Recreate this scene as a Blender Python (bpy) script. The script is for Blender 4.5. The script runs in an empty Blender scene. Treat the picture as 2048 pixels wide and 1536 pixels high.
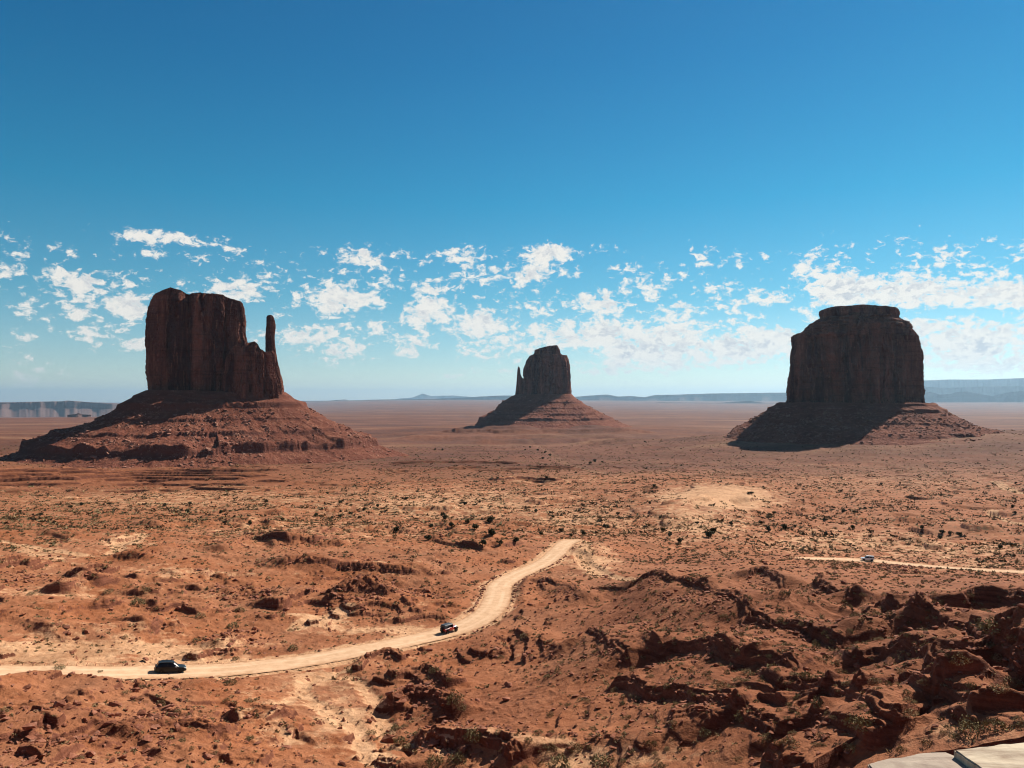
import bpy, bmesh, math, random
import numpy as np
from mathutils import Vector, Matrix

# ------------------------------------------------------------------ camera, world, sun
SC = bpy.context.scene
COL = SC.collection
F = 1518.0                       # focal length in photo pixels (2048 wide)
PITCH = math.radians(1.2)
cam = bpy.data.cameras.new('camera')
cam.sensor_width = 36.0
cam.lens = 36.0 * F / 2048.0
cam.clip_start = 0.1
cam.clip_end = 300000.0
co = bpy.data.objects.new('camera', cam)
COL.objects.link(co)
co.location = (0, 0, 0)
co.rotation_euler = (math.radians(90) + PITCH, 0, 0)
SC.camera = co

SUN_AZ = math.radians(46)        # clockwise from +Y
SUN_EL = math.radians(39)
SKY_STRENGTH = 0.05
SUN_STRENGTH = 5.0
EXPOSURE = 0.55

SC.view_settings.view_transform = 'Standard'
SC.view_settings.look = 'None'
SC.view_settings.gamma = 1.0
SC.view_settings.exposure = EXPOSURE
SC.render.engine = 'CYCLES'
SC.cycles.use_denoising = True
SC.cycles.pixel_filter_type = 'BLACKMAN_HARRIS'
SC.cycles.filter_width = 1.1
SC.cycles.max_bounces = 4
SC.cycles.diffuse_bounces = 1
SC.cycles.volume_bounces = 0

sun = bpy.data.lights.new('sun', 'SUN')
sun.energy = SUN_STRENGTH
sun.angle = math.radians(0.5)
sun.color = (1.0, 0.93, 0.82)
so = bpy.data.objects.new('sun', sun)
COL.objects.link(so)
sd = Vector((math.sin(SUN_AZ) * math.cos(SUN_EL), math.cos(SUN_AZ) * math.cos(SUN_EL), math.sin(SUN_EL)))
so.rotation_euler = (-sd).to_track_quat('-Z', 'Y').to_euler()


def pix_dir(px, py):
    """photo pixel -> (azimuth, tan of elevation)"""
    cx = (np.asarray(px, float) - 1024) / F
    cy = (768 - np.asarray(py, float)) / F
    y = math.cos(PITCH) - cy * math.sin(PITCH)
    z = math.sin(PITCH) + cy * math.cos(PITCH)
    return np.arctan2(cx, y), z / np.hypot(cx, y)


def world_pix(x, y, z):
    d = y * math.cos(PITCH) + z * math.sin(PITCH)
    d = np.where(d < 1e-3, 1e-3, d)
    u = -y * math.sin(PITCH) + z * math.cos(PITCH)
    return 1024 + F * x / d, 768 - F * u / d


class NT:
    """tiny helper for node trees"""
    def __init__(s, tree):
        s.t = tree; s.n = tree.nodes; s.l = tree.links
    def add(s, typ, **kw):
        n = s.n.new(typ)
        for k, v in kw.items():
            setattr(n, k, v)
        return n
    def put(s, sock, v):
        if isinstance(v, bpy.types.NodeSocket):
            s.l.new(v, sock)
        elif v is not None:
            sock.default_value = v
    def math(s, op, a, b=None, c=None, clamp=False):
        n = s.add('ShaderNodeMath', operation=op, use_clamp=clamp)
        s.put(n.inputs[0], a)
        if b is not None: s.put(n.inputs[1], b)
        if c is not None: s.put(n.inputs[2], c)
        return n.outputs[0]
    def vmath(s, op, a, b=None, c=None):
        n = s.add('ShaderNodeVectorMath', operation=op)
        s.put(n.inputs[0], a)
        if b is not None: s.put(n.inputs[1], b)
        if c is not None: s.put(n.inputs[2], c)
        return n.outputs['Value'] if op in ('LENGTH', 'DISTANCE', 'DOT_PRODUCT') else n.outputs[0]
    def rng(s, v, a, b, c=0.0, d=1.0, smooth=False):
        n = s.add('ShaderNodeMapRange', interpolation_type='SMOOTHSTEP' if smooth else 'LINEAR')
        s.put(n.inputs[0], v)
        for i, q in enumerate((a, b, c, d)):
            s.put(n.inputs[i + 1], q)
        return n.outputs[0]
    def mix(s, f, a, b, blend='MIX'):
        n = s.add('ShaderNodeMix', data_type='RGBA', blend_type=blend)
        s.put(n.inputs[0], f)
        for i, q in ((6, a), (7, b)):
            if isinstance(q, tuple) and len(q) == 3: q = q + (1.0,)
            s.put(n.inputs[i], q)
        return n.outputs[2]
    def noise(s, vec, scale, detail=4, rough=0.55, dist=0.0, lac=2.0):
        n = s.add('ShaderNodeTexNoise', noise_dimensions='3D')
        s.put(n.inputs['Vector'], vec)
        n.inputs['Scale'].default_value = scale
        n.inputs['Detail'].default_value = detail
        n.inputs['Roughness'].default_value = rough
        n.inputs['Lacunarity'].default_value = lac
        n.inputs['Distortion'].default_value = dist
        return n.outputs[0]
    def ramp(s, f, stops):
        n = s.add('ShaderNodeValToRGB')
        while len(n.color_ramp.elements) < len(stops): n.color_ramp.elements.new(0.5)
        for e, (p, c) in zip(n.color_ramp.elements, stops):
            e.position = p; e.color = tuple(c) + ((1.0,) if len(c) == 3 else ())
        s.put(n.inputs[0], f)
        return n.outputs[0]


# ---- sky with cumulus (all in direction space: azimuth / elevation)
world = bpy.data.worlds.new('World')
SC.world = world
world.use_nodes = True
W = NT(world.node_tree)
for n in list(W.n): W.n.remove(n)
sky = W.add('ShaderNodeTexSky', sky_type='NISHITA')
sky.sun_disc = False
sky.sun_elevation = SUN_EL
sky.sun_rotation = SUN_AZ
sky.altitude = 1600
sky.air_density = 1.0
sky.dust_density = 0.3
sky.ozone_density = 2.5
tc = W.add('ShaderNodeTexCoord')
nd = W.vmath('NORMALIZE', tc.outputs['Generated'])
sp = W.add('ShaderNodeSeparateXYZ'); W.put(sp.inputs[0], nd)
az = W.math('ARCTAN2', sp.outputs[0], sp.outputs[1])
el = W.math('ARCSINE', sp.outputs[2])
tint = W.ramp(W.rng(el, 0.0, 1.2), [(0.0, (1.75, 1.62, 1.36)), (0.04, (1.20, 1.38, 1.28)), (0.11, (0.50, 1.22, 1.22)), (0.21, (0.12, 1.13, 1.25)), (0.35, (0.03, 0.92, 1.22)), (0.48, (0.02, 0.82, 1.18)), (0.62, (0.9, 0.66, 0.70)), (1.0, (1.3, 0.62, 0.5))])  # top stops, above the view, are unnaturally warm: added to neutralise blue shadow fill
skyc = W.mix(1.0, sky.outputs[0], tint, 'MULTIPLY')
uv = W.add('ShaderNodeCombineXYZ'); W.put(uv.inputs[0], az); W.put(uv.inputs[1], el)
uv = uv.outputs[0]
# blobs: px, py, half width px, half height px, weight
BLOBS = [
 (20,545,60,28,.8),(130,498,45,16,.8),(330,478,150,20,.9),(310,507,50,12,.8),(395,512,40,14,.5),(465,500,45,12,.7),
 (165,562,120,42,1.0),(45,622,50,22,.85),(155,612,60,38,.85),(255,610,70,38,1.0),(95,595,30,14,.5),
 (270,690,30,22,.85),(480,580,95,38,.85),(560,620,70,30,.6),(165,677,22,12,.5),(70,575,50,18,.4),(340,560,60,20,.6),
 (720,510,100,28,.9),(860,525,60,16,.7),(925,512,75,26,.95),(1090,508,90,24,.9),(1160,497,70,12,.7),(1070,545,115,24,.95),
 (1320,522,35,10,.8),(1240,540,60,14,.5),(600,540,30,12,.5),
 (690,600,120,48,1.0),(620,670,95,34,.95),(690,700,80,30,.95),(880,575,80,30,.75),(860,630,85,48,1.0),(820,690,75,32,.95),
 (750,655,50,26,.8),(690,655,30,20,.7),(1200,600,95,34,.95),(1230,565,60,22,.6),(1085,620,40,16,.5),(1310,580,40,30,.6),(1360,608,40,14,.7),
 (960,650,90,48,1.0),(1010,690,130,40,.9),(1180,670,160,44,1.1),(1330,690,260,60,1.2),(1500,690,180,50,1.2),(1250,738,260,14,.9),(980,740,100,12,.5),
 (1420,575,70,22,.8),(1530,595,90,30,.8),(1440,615,60,16,.7),(1600,620,50,16,.6),
 (1700,580,130,40,1.15),(1850,585,170,46,1.2),(2010,585,110,46,1.2),(1930,690,230,60,1.2),(1850,655,180,30,1.1),(2100,690,160,60,1.1),
 (85,755,95,32,.75),(60,790,130,16,.4),(700,790,160,14,.3),(900,752,60,8,.6),(-120,600,120,50,.9),(2230,620,200,60,1.0),(1600,730,200,14,.6),(1330,722,300,24,1.0),(1960,728,220,26,1.0),(1040,715,120,20,.8)]
cov = None
for (bx, by, rx, ry, w) in BLOBS:
    a0, t0 = pix_dir(bx, by); e0 = math.atan(float(t0)); a0 = float(a0)
    aw = abs(float(pix_dir(bx + rx, by)[0]) - a0) * 1.25
    ew = abs(math.atan(float(pix_dir(bx, by - ry)[1])) - e0) * 1.3
    v = W.vmath('MULTIPLY_ADD', uv, (1 / aw, 1 / ew, 0), (-a0 / aw, -e0 / ew, 0))
    m = W.rng(W.vmath('LENGTH', v), 0.1, 1.25, w, 0.0, True)
    cov = m if cov is None else W.math('MAXIMUM', cov, m)
def cloud_density(off):
    p = W.vmath('MULTIPLY_ADD', uv, (1.0, 1.55, 0), (off[0], off[1], 3.7))
    big = W.noise(p, 19.0, 2, 0.5)
    fine = W.noise(p, 78.0, 10, 0.64, 0.35)
    s = W.math('ADD', W.math('MULTIPLY', big, 0.6), W.math('MULTIPLY', fine, 1.35))
    return s
d0 = cloud_density((0, 0))
d1 = cloud_density((-0.010, -0.016))
band = W.math('MULTIPLY', W.rng(el, 0.03, 0.08, 0, 0.44, True), W.rng(el, 0.17, 0.215, 1, 0, True))
cov = W.math('MAXIMUM', cov, band)
dens = W.math('ADD', W.math('SUBTRACT', d0, 1.24), W.math('MULTIPLY', cov, 0.475))
dens = W.math('SUBTRACT', dens, W.rng(el, 0.20, 0.26, 0, 0.6))
alpha = W.rng(dens, -0.02, 0.19, 0.0, 1.0, True)
alpha = W.math('MULTIPLY', alpha, W.rng(el, 0.002, 0.05, 0.30, 0.96, True))
lit = W.rng(W.math('SUBTRACT', d0, d1), -0.14, 0.10, 0.0, 1.0, True)
thick = W.rng(dens, 0.06, 0.36, 0.0, 1.0, True)
lit = W.math('SUBTRACT', 1.0, W.math('MULTIPLY', W.math('SUBTRACT', 1.0, lit), thick))
cl = W.mix(lit, (7.6, 7.9, 8.5), (12.8, 12.2, 11.2))
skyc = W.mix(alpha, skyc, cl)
bg = W.add('ShaderNodeBackground')
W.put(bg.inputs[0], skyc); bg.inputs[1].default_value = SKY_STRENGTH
wo = W.add('ShaderNodeOutputWorld')
W.l.new(bg.outputs[0], wo.inputs[0])

# ------------------------------------------------------------------ helpers
rng = np.random.default_rng(11)
random.seed(5)
_perm = rng.permutation(512).astype(np.int32)
_perm = np.concatenate([_perm, _perm])
_ga = rng.random(512) * 2 * np.pi
_gx = np.cos(_ga).astype(np.float32); _gy = np.sin(_ga).astype(np.float32)


def perlin(x, y, seed=0):
    x = np.asarray(x, np.float64) + seed * 37.31; y = np.asarray(y, np.float64) - seed * 17.77
    xi = np.floor(x); yi = np.floor(y)
    xf = (x - xi).astype(np.float32); yf = (y - yi).astype(np.float32)
    xi = xi.astype(np.int64) & 511; yi = yi.astype(np.int64) & 511
    xj = (xi + 1) & 511; yj = (yi + 1) & 511
    u = xf * xf * xf * (xf * (xf * 6 - 15) + 10); v = yf * yf * yf * (yf * (yf * 6 - 15) + 10)
    def g(a, b, fx, fy):
        h = _perm[_perm[a] + b]
        return _gx[h] * fx + _gy[h] * fy
    n00 = g(xi, yi, xf, yf); n10 = g(xj, yi, xf - 1, yf)
    n01 = g(xi, yj, xf, yf - 1); n11 = g(xj, yj, xf - 1, yf - 1)
    return ((n00 * (1 - u) + n10 * u) * (1 - v) + (n01 * (1 - u) + n11 * u) * v) * 1.45


def fbm(x, y, wl, octs=4, rough=0.5, seed=0):
    s = 0; a = 1.0; f = 1.0 / wl; tot = 0
    for i in range(octs):
        s = s + a * perlin(x * f, y * f, seed + i * 3); tot += a
        a *= rough; f *= 2.03
    return s / tot


def ridged(x, y, wl, octs=3, seed=0, rough=0.5):
    s = 0; a = 1.0; f = 1.0 / wl; tot = 0
    for i in range(octs):
        s = s + a * (1 - 2 * np.abs(perlin(x * f, y * f, seed + i * 3))); tot += a
        a *= rough; f *= 2.03
    return s / tot


def sstep(a, b, x):
    t = np.clip((x - a) / (b - a), 0, 1)
    return t * t * (3 - 2 * t)


def mesh_from(name, V, Fq=None, Ft=None, mats=(), smooth=True, attrs=None, parent=None, midx=None):
    """numpy arrays -> one mesh object (quads and/or triangles)"""
    me = bpy.data.meshes.new(name)
    V = np.asarray(V, np.float32)
    me.vertices.add(len(V)); me.vertices.foreach_set('co', V.ravel())
    idx = []; tot = []
    if Fq is not None and len(Fq): idx.append(np.asarray(Fq, np.int32).ravel()); tot += [4] * len(Fq)
    if Ft is not None and len(Ft): idx.append(np.asarray(Ft, np.int32).ravel()); tot += [3] * len(Ft)
    idx = np.concatenate(idx); tot = np.array(tot, np.int32)
    me.loops.add(len(idx)); me.loops.foreach_set('vertex_index', idx)
    me.polygons.add(len(tot))
    st = np.concatenate([[0], np.cumsum(tot)[:-1]]).astype(np.int32)
    me.polygons.foreach_set('loop_start', st)
    me.polygons.foreach_set('use_smooth', np.full(len(tot), smooth))
    if midx is not None: me.polygons.foreach_set('material_index', np.asarray(midx, np.int32))
    for k, a in (attrs or {}).items():
        at = me.attributes.new(k, 'FLOAT', 'POINT'); at.data.foreach_set('value', np.asarray(a, np.float32))
    me.update(calc_edges=True); me.validate()
    for m in mats: me.materials.append(m)
    o = bpy.data.objects.new(name, me); COL.objects.link(o)
    if parent: o.parent = parent
    return o


def tag(o, label=None, cat=None, group=None, kind=None):
    if label: o['label'] = label
    if cat: o['category'] = cat
    if group: o['group'] = group
    if kind: o['kind'] = kind
    return o


def empty(name, loc, rz=0.0):
    o = bpy.data.objects.new(name, None); COL.objects.link(o)
    o.location = loc; o.rotation_euler = (0, 0, rz); o.empty_display_size = 0.2
    return o


def grid_faces(nr, nc, wrap=False):
    i = np.arange(nr - 1)[:, None]; j = np.arange(nc if wrap else nc - 1)[None, :]
    jn = (j + 1) % nc
    return np.stack([i * nc + j, i * nc + jn, (i + 1) * nc + jn, (i + 1) * nc + j], -1).reshape(-1, 4)


# ------------------------------------------------------------------ materials
def new_mat(name, rough=0.95):
    m = bpy.data.materials.new(name); m.use_nodes = True
    t = NT(m.node_tree)
    b = m.node_tree.nodes['Principled BSDF']
    b.inputs['Roughness'].default_value = rough
    b.inputs['Specular IOR Level'].default_value = 0.12
    return m, t, b


def set_bump(t, b, height, dist, strength=1.0):
    n = t.add('ShaderNodeBump'); n.inputs['Strength'].default_value = strength
    n.inputs['Distance'].default_value = dist
    t.put(n.inputs['Height'], height); t.l.new(n.outputs[0], b.inputs['Normal'])


def attr(t, name):
    return t.add('ShaderNodeAttribute', attribute_name=name).outputs['Fac']


def mat_ground():
    m, t, b = new_mat('desert_ground')
    g = t.add('ShaderNodeNewGeometry'); P = g.outputs['Position']
    sN = t.add('ShaderNodeSeparateXYZ'); t.put(sN.inputs[0], g.outputs['True Normal'])
    nz = sN.outputs[2]
    n1 = t.noise(P, 0.05, 5, 0.6); n2 = t.noise(P, 0.6, 5, 0.6); n3 = t.noise(P, 5.0, 4, 0.65); n0 = t.noise(P, 0.006, 5, 0.6)
    red = t.mix(t.rng(n2, 0.35, 0.68), (0.28, 0.094, 0.038), (0.42, 0.165, 0.076))
    red = t.mix(t.rng(n1, 0.40, 0.65), red, (0.36, 0.155, 0.080))
    sand = t.mix(t.rng(n2, 0.3, 0.7), (0.50, 0.265, 0.138), (0.69, 0.41, 0.235))
    sa = t.math('ADD', attr(t, 'sand'), t.math('MULTIPLY', t.math('SUBTRACT', t.noise(P, 0.16, 8, 0.74), 0.5), 2.6))
    sa = t.rng(sa, 0.32, 0.80, 0, 1, True)
    c = t.mix(sa, red, sand)
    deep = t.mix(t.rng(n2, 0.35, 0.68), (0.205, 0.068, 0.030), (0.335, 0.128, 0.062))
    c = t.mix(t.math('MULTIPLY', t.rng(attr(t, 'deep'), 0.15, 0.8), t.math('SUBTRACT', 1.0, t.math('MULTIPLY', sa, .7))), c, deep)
    # dull brown scrub flats far away
    brown = t.mix(t.rng(n0, 0.4, 0.6), (0.105, 0.042, 0.027), (0.190, 0.076, 0.046))
    stre = t.noise(t.vmath('MULTIPLY', P, (0.25, 1.0, 0.2)), 0.0022, 6, 0.65)
    brown = t.mix(t.rng(stre, 0.52, 0.64, 0, 0.75), brown, (0.30, 0.165, 0.095))
    brown = t.mix(t.rng(stre, 0.47, 0.36, 0, 0.8), brown, (0.080, 0.034, 0.028))
    c = t.mix(t.rng(attr(t, 'dull'), 0.0, 1.0), c, brown)
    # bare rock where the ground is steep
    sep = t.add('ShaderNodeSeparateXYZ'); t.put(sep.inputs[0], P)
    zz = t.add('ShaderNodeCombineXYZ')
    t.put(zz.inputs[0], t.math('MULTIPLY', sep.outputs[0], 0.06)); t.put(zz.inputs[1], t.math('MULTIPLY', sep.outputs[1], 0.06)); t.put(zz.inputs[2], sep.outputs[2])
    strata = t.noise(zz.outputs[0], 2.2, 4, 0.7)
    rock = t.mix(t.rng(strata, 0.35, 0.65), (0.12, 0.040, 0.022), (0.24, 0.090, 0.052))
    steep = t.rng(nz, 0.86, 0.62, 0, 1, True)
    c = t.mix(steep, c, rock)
    # fine tone variation and little stones
    c = t.mix(t.rng(n3, 0.3, 0.7), t.mix(1.0, c, (0.80, 0.77, 0.74), 'MULTIPLY'), t.mix(1.0, c, (1.13, 1.12, 1.10), 'MULTIPLY'))
    v = t.add('ShaderNodeTexVoronoi'); t.put(v.inputs['Vector'], P); v.inputs['Scale'].default_value = 1.7
    spot = t.rng(v.outputs['Distance'], 0.10, 0.2, 1, 0)
    spot = t.math('MULTIPLY', spot, t.rng(t.noise(P, 0.35, 3), 0.52, 0.62))
    c = t.mix(t.math('MULTIPLY', spot, 0.6), c, (0.14, 0.06, 0.04))
    mot = t.noise(P, 0.085, 7, 0.7)
    c = t.mix(t.rng(mot, 0.52, 0.36, 0, 0.75), c, t.mix(1.0, c, (0.62, 0.56, 0.52), 'MULTIPLY'))
    # low scrub cover seen as dark and olive flecks on the flats
    v2 = t.add('ShaderNodeTexVoronoi'); t.put(v2.inputs['Vector'], P); v2.inputs['Scale'].default_value = 0.30
    f2 = t.rng(t.math('ADD', v2.outputs['Distance'], t.math('MULTIPLY', t.noise(P, 1.0, 3), 0.5)), 0.50, 0.62, 1, 0)
    f2 = t.math('MULTIPLY', f2, attr(t, 'scrub'))
    c = t.mix(t.math('MULTIPLY', f2, 0.85), c, t.mix(t.rng(n2, .4, .6), (0.10, 0.070, 0.030), (0.14, 0.105, 0.05)))
    t.put(b.inputs['Base Color'], c)
    h = t.math('ADD', t.math('MULTIPLY', n2, 0.6), t.math('MULTIPLY', n3, 0.22))
    h = t.math('ADD', h, t.math('MULTIPLY', strata, 0.35))
    h = t.math('ADD', h, t.math('MULTIPLY', spot, 0.05))
    set_bump(t, b, h, 0.75, 0.75)
    return m


def mat_rock(name, ca, cb, streak=True, sc=1.0, bump=3.0, pale=(0.45, 0.20, 0.12)):
    """sandstone: vertical desert-varnish streaks plus faint bedding, in metres"""
    m, t, b = new_mat(name)
    g = t.add('ShaderNodeNewGeometry'); P = g.outputs['Position']
    if streak:
        q = t.vmath('MULTIPLY', P, (1.0, 1.0, 0.10))
    else:
        q = P
    n1 = t.noise(q, 0.05 * sc, 6, 0.65, 0.6); n2 = t.noise(q, 0.22 * sc, 5, 0.65); n3 = t.noise(P, 0.35 * sc, 5, 0.7)
    bed = t.noise(t.vmath('MULTIPLY', P, (0.05, 0.05, 1.0)), 0.22 * sc, 5, 0.7)
    c = t.mix(t.rng(n1, 0.40, 0.60), ca, cb)
    c = t.mix(t.rng(n2, 0.56, 0.70, 0, 0.7), c, pale)
    c = t.mix(t.rng(bed, 0.52, 0.66, 0, 0.45), c, t.mix(1.0, ca, (0.65, 0.6, 0.6), 'MULTIPLY'))
    c = t.mix(t.rng(n3, 0.35, 0.65), t.mix(1.0, c, (0.78, 0.75, 0.73), 'MULTIPLY'), c)
    t.put(b.inputs['Base Color'], c)
    h = t.math('ADD', t.math('MULTIPLY', n2, 1.0), t.math('MULTIPLY', n3, 0.6))
    h = t.math('ADD', h, t.math('MULTIPLY', bed, 0.5))
    set_bump(t, b, h, bump, 0.9)
    return m


def mat_talus(name='talus_rubble', sc=1.0):
    m, t, b = new_mat(name)
    g = t.add('ShaderNodeNewGeometry'); P = g.outputs['Position']
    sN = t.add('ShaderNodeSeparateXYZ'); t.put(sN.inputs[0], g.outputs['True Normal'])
    n1 = t.noise(P, 0.02, 5, 0.6); n2 = t.noise(P, 0.12, 6, 0.7); n3 = t.noise(P, 0.6, 4, 0.7)
    bed = t.noise(t.vmath('MULTIPLY', P, (0.03, 0.03, 1.0)), 0.16, 5, 0.75)
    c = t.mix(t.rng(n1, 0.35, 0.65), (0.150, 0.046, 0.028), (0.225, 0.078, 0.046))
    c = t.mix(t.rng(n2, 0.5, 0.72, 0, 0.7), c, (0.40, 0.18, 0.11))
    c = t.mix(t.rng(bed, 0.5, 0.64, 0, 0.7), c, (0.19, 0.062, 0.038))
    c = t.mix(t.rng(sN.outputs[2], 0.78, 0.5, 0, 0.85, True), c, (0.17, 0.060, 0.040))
    v = t.add('ShaderNodeTexVoronoi'); t.put(v.inputs['Vector'], P); v.inputs['Scale'].default_value = 0.28
    st = t.math('MULTIPLY', t.rng(v.outputs['Distance'], 0.16, 0.3, 1, 0), t.rng(n2, 0.5, 0.6))
    c = t.mix(t.math('MULTIPLY', st, 0.5), c, (0.48, 0.26, 0.18))
    t.put(b.inputs['Base Color'], c)
    h = t.math('ADD', t.math('MULTIPLY', n2, 1.0), t.math('MULTIPLY', n3, 0.35))
    h = t.math('ADD', h, t.math('MULTIPLY', st, 0.25)); h = t.math('ADD', h, t.math('MULTIPLY', bed, 0.5))
    set_bump(t, b, h, 4.0, 1.0)
    return m


def mat_simple(name, c1, c2, scale, rough=0.9, bump=0.0, metal=0.0, spec=None, coat=0.0, obj=False):
    m, t, b = new_mat(name, rough)
    if obj:
        P = t.add('ShaderNodeTexCoord').outputs['Object']
    else:
        P = t.add('ShaderNodeNewGeometry').outputs['Position']
    n = t.noise(P, scale, 4, 0.6)
    t.put(b.inputs['Base Color'], t.mix(t.rng(n, 0.35, 0.65), c1, c2))
    b.inputs['Metallic'].default_value = metal
    if spec is not None: b.inputs['Specular IOR Level'].default_value = spec
    if coat: b.inputs['Coat Weight'].default_value = coat
    if bump: set_bump(t, b, n, bump, 1.0)
    return m


def mat_leaf(name, stops, scale):
    """foliage: colour differs from shrub to shrub and clump to clump"""
    m, t, b = new_mat(name)
    P = t.add('ShaderNodeNewGeometry').outputs['Position']
    n = t.noise(P, scale, 3, 0.7)
    t.put(b.inputs['Base Color'], t.ramp(n, stops))
    b.inputs['Specular IOR Level'].default_value = 0.05
    return m


M_GROUND = mat_ground()
M_TOWER = mat_rock('sandstone_cliff', (0.085, 0.027, 0.018), (0.27, 0.098, 0.060), pale=(0.46, 0.21, 0.13))
M_TALUS = mat_talus()
M_BOULDER = mat_rock('red_boulder', (0.24, 0.085, 0.048), (0.37, 0.155, 0.095), False, 8.0, 0.12, (0.50, 0.29, 0.20))
M_BOULDER_BIG = mat_rock('butte_boulder', (0.24, 0.10, 0.065), (0.40, 0.20, 0.14), False, 1.0, 0.5, (0.52, 0.32, 0.24))
def mat_road():
    m, t, b = new_mat('dirt_road')
    P = t.add('ShaderNodeNewGeometry').outputs['Position']
    u = t.math('ABSOLUTE', attr(t, 'across')); n = t.noise(P, .5, 5, .65); nl = t.noise(P, .12, 4, .6)
    rut = t.math('MULTIPLY', t.rng(t.math('ABSOLUTE', t.math('SUBTRACT', u, .38)), .06, .2, 1, 0, True), t.rng(nl, .35, .6))
    c = t.mix(t.rng(n, .35, .65), (0.54, 0.325, 0.185), (0.68, 0.435, 0.265))
    c = t.mix(t.math('MULTIPLY', rut, .6), c, (0.74, 0.50, 0.32))
    edge = t.rng(t.math('ADD', u, t.math('MULTIPLY', t.math('SUBTRACT', t.noise(P, .8, 4), .5), .7)), .72, 1.02, 0, .8, True)
    c = t.mix(edge, c, (0.43, 0.22, 0.115))
    t.put(b.inputs['Base Color'], c)
    set_bump(t, b, t.math('ADD', n, t.math('MULTIPLY', t.noise(P, 4, 4), .2)), .12, .8)
    return m
M_ROAD = mat_road()
M_SHRUB = mat_leaf('straw_shrub', [(0.3, (0.13, 0.085, 0.04)), (0.5, (0.27, 0.19, 0.095)), (0.7, (0.40, 0.30, 0.17))], 0.7)
M_GREEN = mat_leaf('green_shrub', [(0.3, (0.12, 0.092, 0.045)), (0.5, (0.21, 0.165, 0.08)), (0.7, (0.34, 0.28, 0.15))], 0.9)
M_JUN = mat_leaf('juniper_leaf', [(0.3, (0.022, 0.026, 0.012)), (0.5, (0.045, 0.046, 0.02)), (0.7, (0.085, 0.08, 0.038))], 0.6)
M_BARK = mat_simple('bark', (0.07, 0.045, 0.03), (0.13, 0.09, 0.06), 6, 0.95)
M_FLAT = mat_leaf('scrub_cover', [(0.28, (0.065, 0.042, 0.020)), (0.5, (0.12, 0.082, 0.040)), (0.72, (0.21, 0.155, 0.08))], 0.35)
M_MESA = mat_simple('far_mesa_rock', (0.10, 0.055, 0.048), (0.16, 0.095, 0.08), 0.0006)

# ------------------------------------------------------------------ base ground surface from control points (px, py, range in m)
CTRL = [
 (-300,1536,92),(0,1536,88),(350,1536,86),(700,1536,85),(1000,1536,80),(1300,1536,72),(1600,1536,64),(1900,1536,56),(2300,1536,50),
 (-300,1420,115),(100,1420,112),(500,1420,112),(800,1420,110),(1100,1420,96),(1400,1420,84),(1700,1430,75),(2000,1420,70),(2300,1420,66),
 (-300,1340,146),(0,1340,144),(340,1340,143),(600,1318,147),(760,1290,154),(897,1264,164),(1150,1300,130),(1350,1330,108),(1600,1330,98),(1850,1330,94),(2100,1330,88),(2300,1340,86),
 (990,1210,185),(1003,1170,212),(1250,1220,158),(1500,1220,140),(1750,1230,130),(2000,1240,124),(2300,1250,120),
 (-300,1230,180),(0,1230,182),(300,1230,184),(600,1225,186),(800,1200,196),(1250,1150,222),(1500,1150,200),(1750,1160,185),(2000,1165,180),(2250,1165,180),
 (1086,1127,252),(1135,1083,300),(-300,1110,262),(0,1110,262),(350,1110,260),(650,1120,250),(900,1090,285),
 (1350,1110,300),(1560,1118,262),(1660,1118,322),(1735,1121,330),(1850,1132,322),(1990,1141,310),(2250,1150,300),
 (-300,1040,400),(0,1040,400),(350,1040,400),(700,1040,410),(1000,1040,420),(1260,1050,400),(1420,1045,400),(1600,1060,430),(1800,1060,470),(2050,1070,450),(2300,1080,440),
 (-300,990,770),(0,990,770),(350,990,720),(700,985,640),(1000,985,640),(1300,1000,560),(1420,975,600),(1560,1010,560),(1800,1000,680),(2050,1000,700),(2300,1000,700),
 (-300,945,1000),(0,945,1000),(350,945,990),(700,945,900),(1000,940,900),(1300,940,950),(1700,940,1050),(2050,935,1080),(2300,935,1080),
 (-300,905,1450),(0,905,1450),(350,905,1450),(700,905,1400),(1050,905,1400),(1400,905,1400),(1700,905,1430),(2050,900,1450),(2300,900,1450),
 (-300,866,2800),(0,866,2800),(500,868,2700),(1000,870,2600),(1300,866,2800),(1700,862,3000),(2050,862,3000),(2300,862,3000)]
ca, cr, cz = [], [], []
for px, py, r in CTRL:
    a, t = pix_dir(px, py); ca.append(float(a)); cr.append(math.log(r)); cz.append(float(t) * r)
for r, z, z2 in ((5000, -142, -140), (9000, -178, -160), (20000, -385, -170), (38000, -300, -40), (110000, -300, -40)):
    for a in (-1.0, -0.6, -0.42, -0.2, 0.2, 0.6, 1.0): ca.append(a); cr.append(math.log(r)); cz.append(z if a < -.4 else z2)
ca = np.array(ca); cr = np.array(cr); cz = np.array(cz)
AZS = 2.2
def _tps(d2): return 0.5 * d2 * np.log(d2 + 1e-9)
_n = len(ca)
_K = _tps((AZS * (ca[:, None] - ca)) ** 2 + (cr[:, None] - cr) ** 2) + np.eye(_n) * 2e-4
_A = np.zeros((_n + 3, _n + 3)); _A[:_n, :_n] = _K
_A[:_n, _n] = 1; _A[:_n, _n + 1] = ca; _A[:_n, _n + 2] = cr; _A[_n:, :_n] = _A[:_n, _n:].T
_wts = np.linalg.solve(_A, np.concatenate([cz, [0, 0, 0]]))


def base_raw(a, lr):
    a = np.clip(a, -0.9, 0.9)
    out = _wts[_n] + _wts[_n + 1] * a + _wts[_n + 2] * lr
    for i in range(_n):
        out = out + _wts[i] * _tps((AZS * (a - ca[i])) ** 2 + (lr - cr[i]) ** 2)
    return out


# coarse lookup of the base surface (azimuth x log range), bilinear
LA = np.linspace(-0.95, 0.95, 300); LR = np.linspace(math.log(40), math.log(112000), 700)
LZ = base_raw(LA[None, :], LR[:, None])


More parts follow.
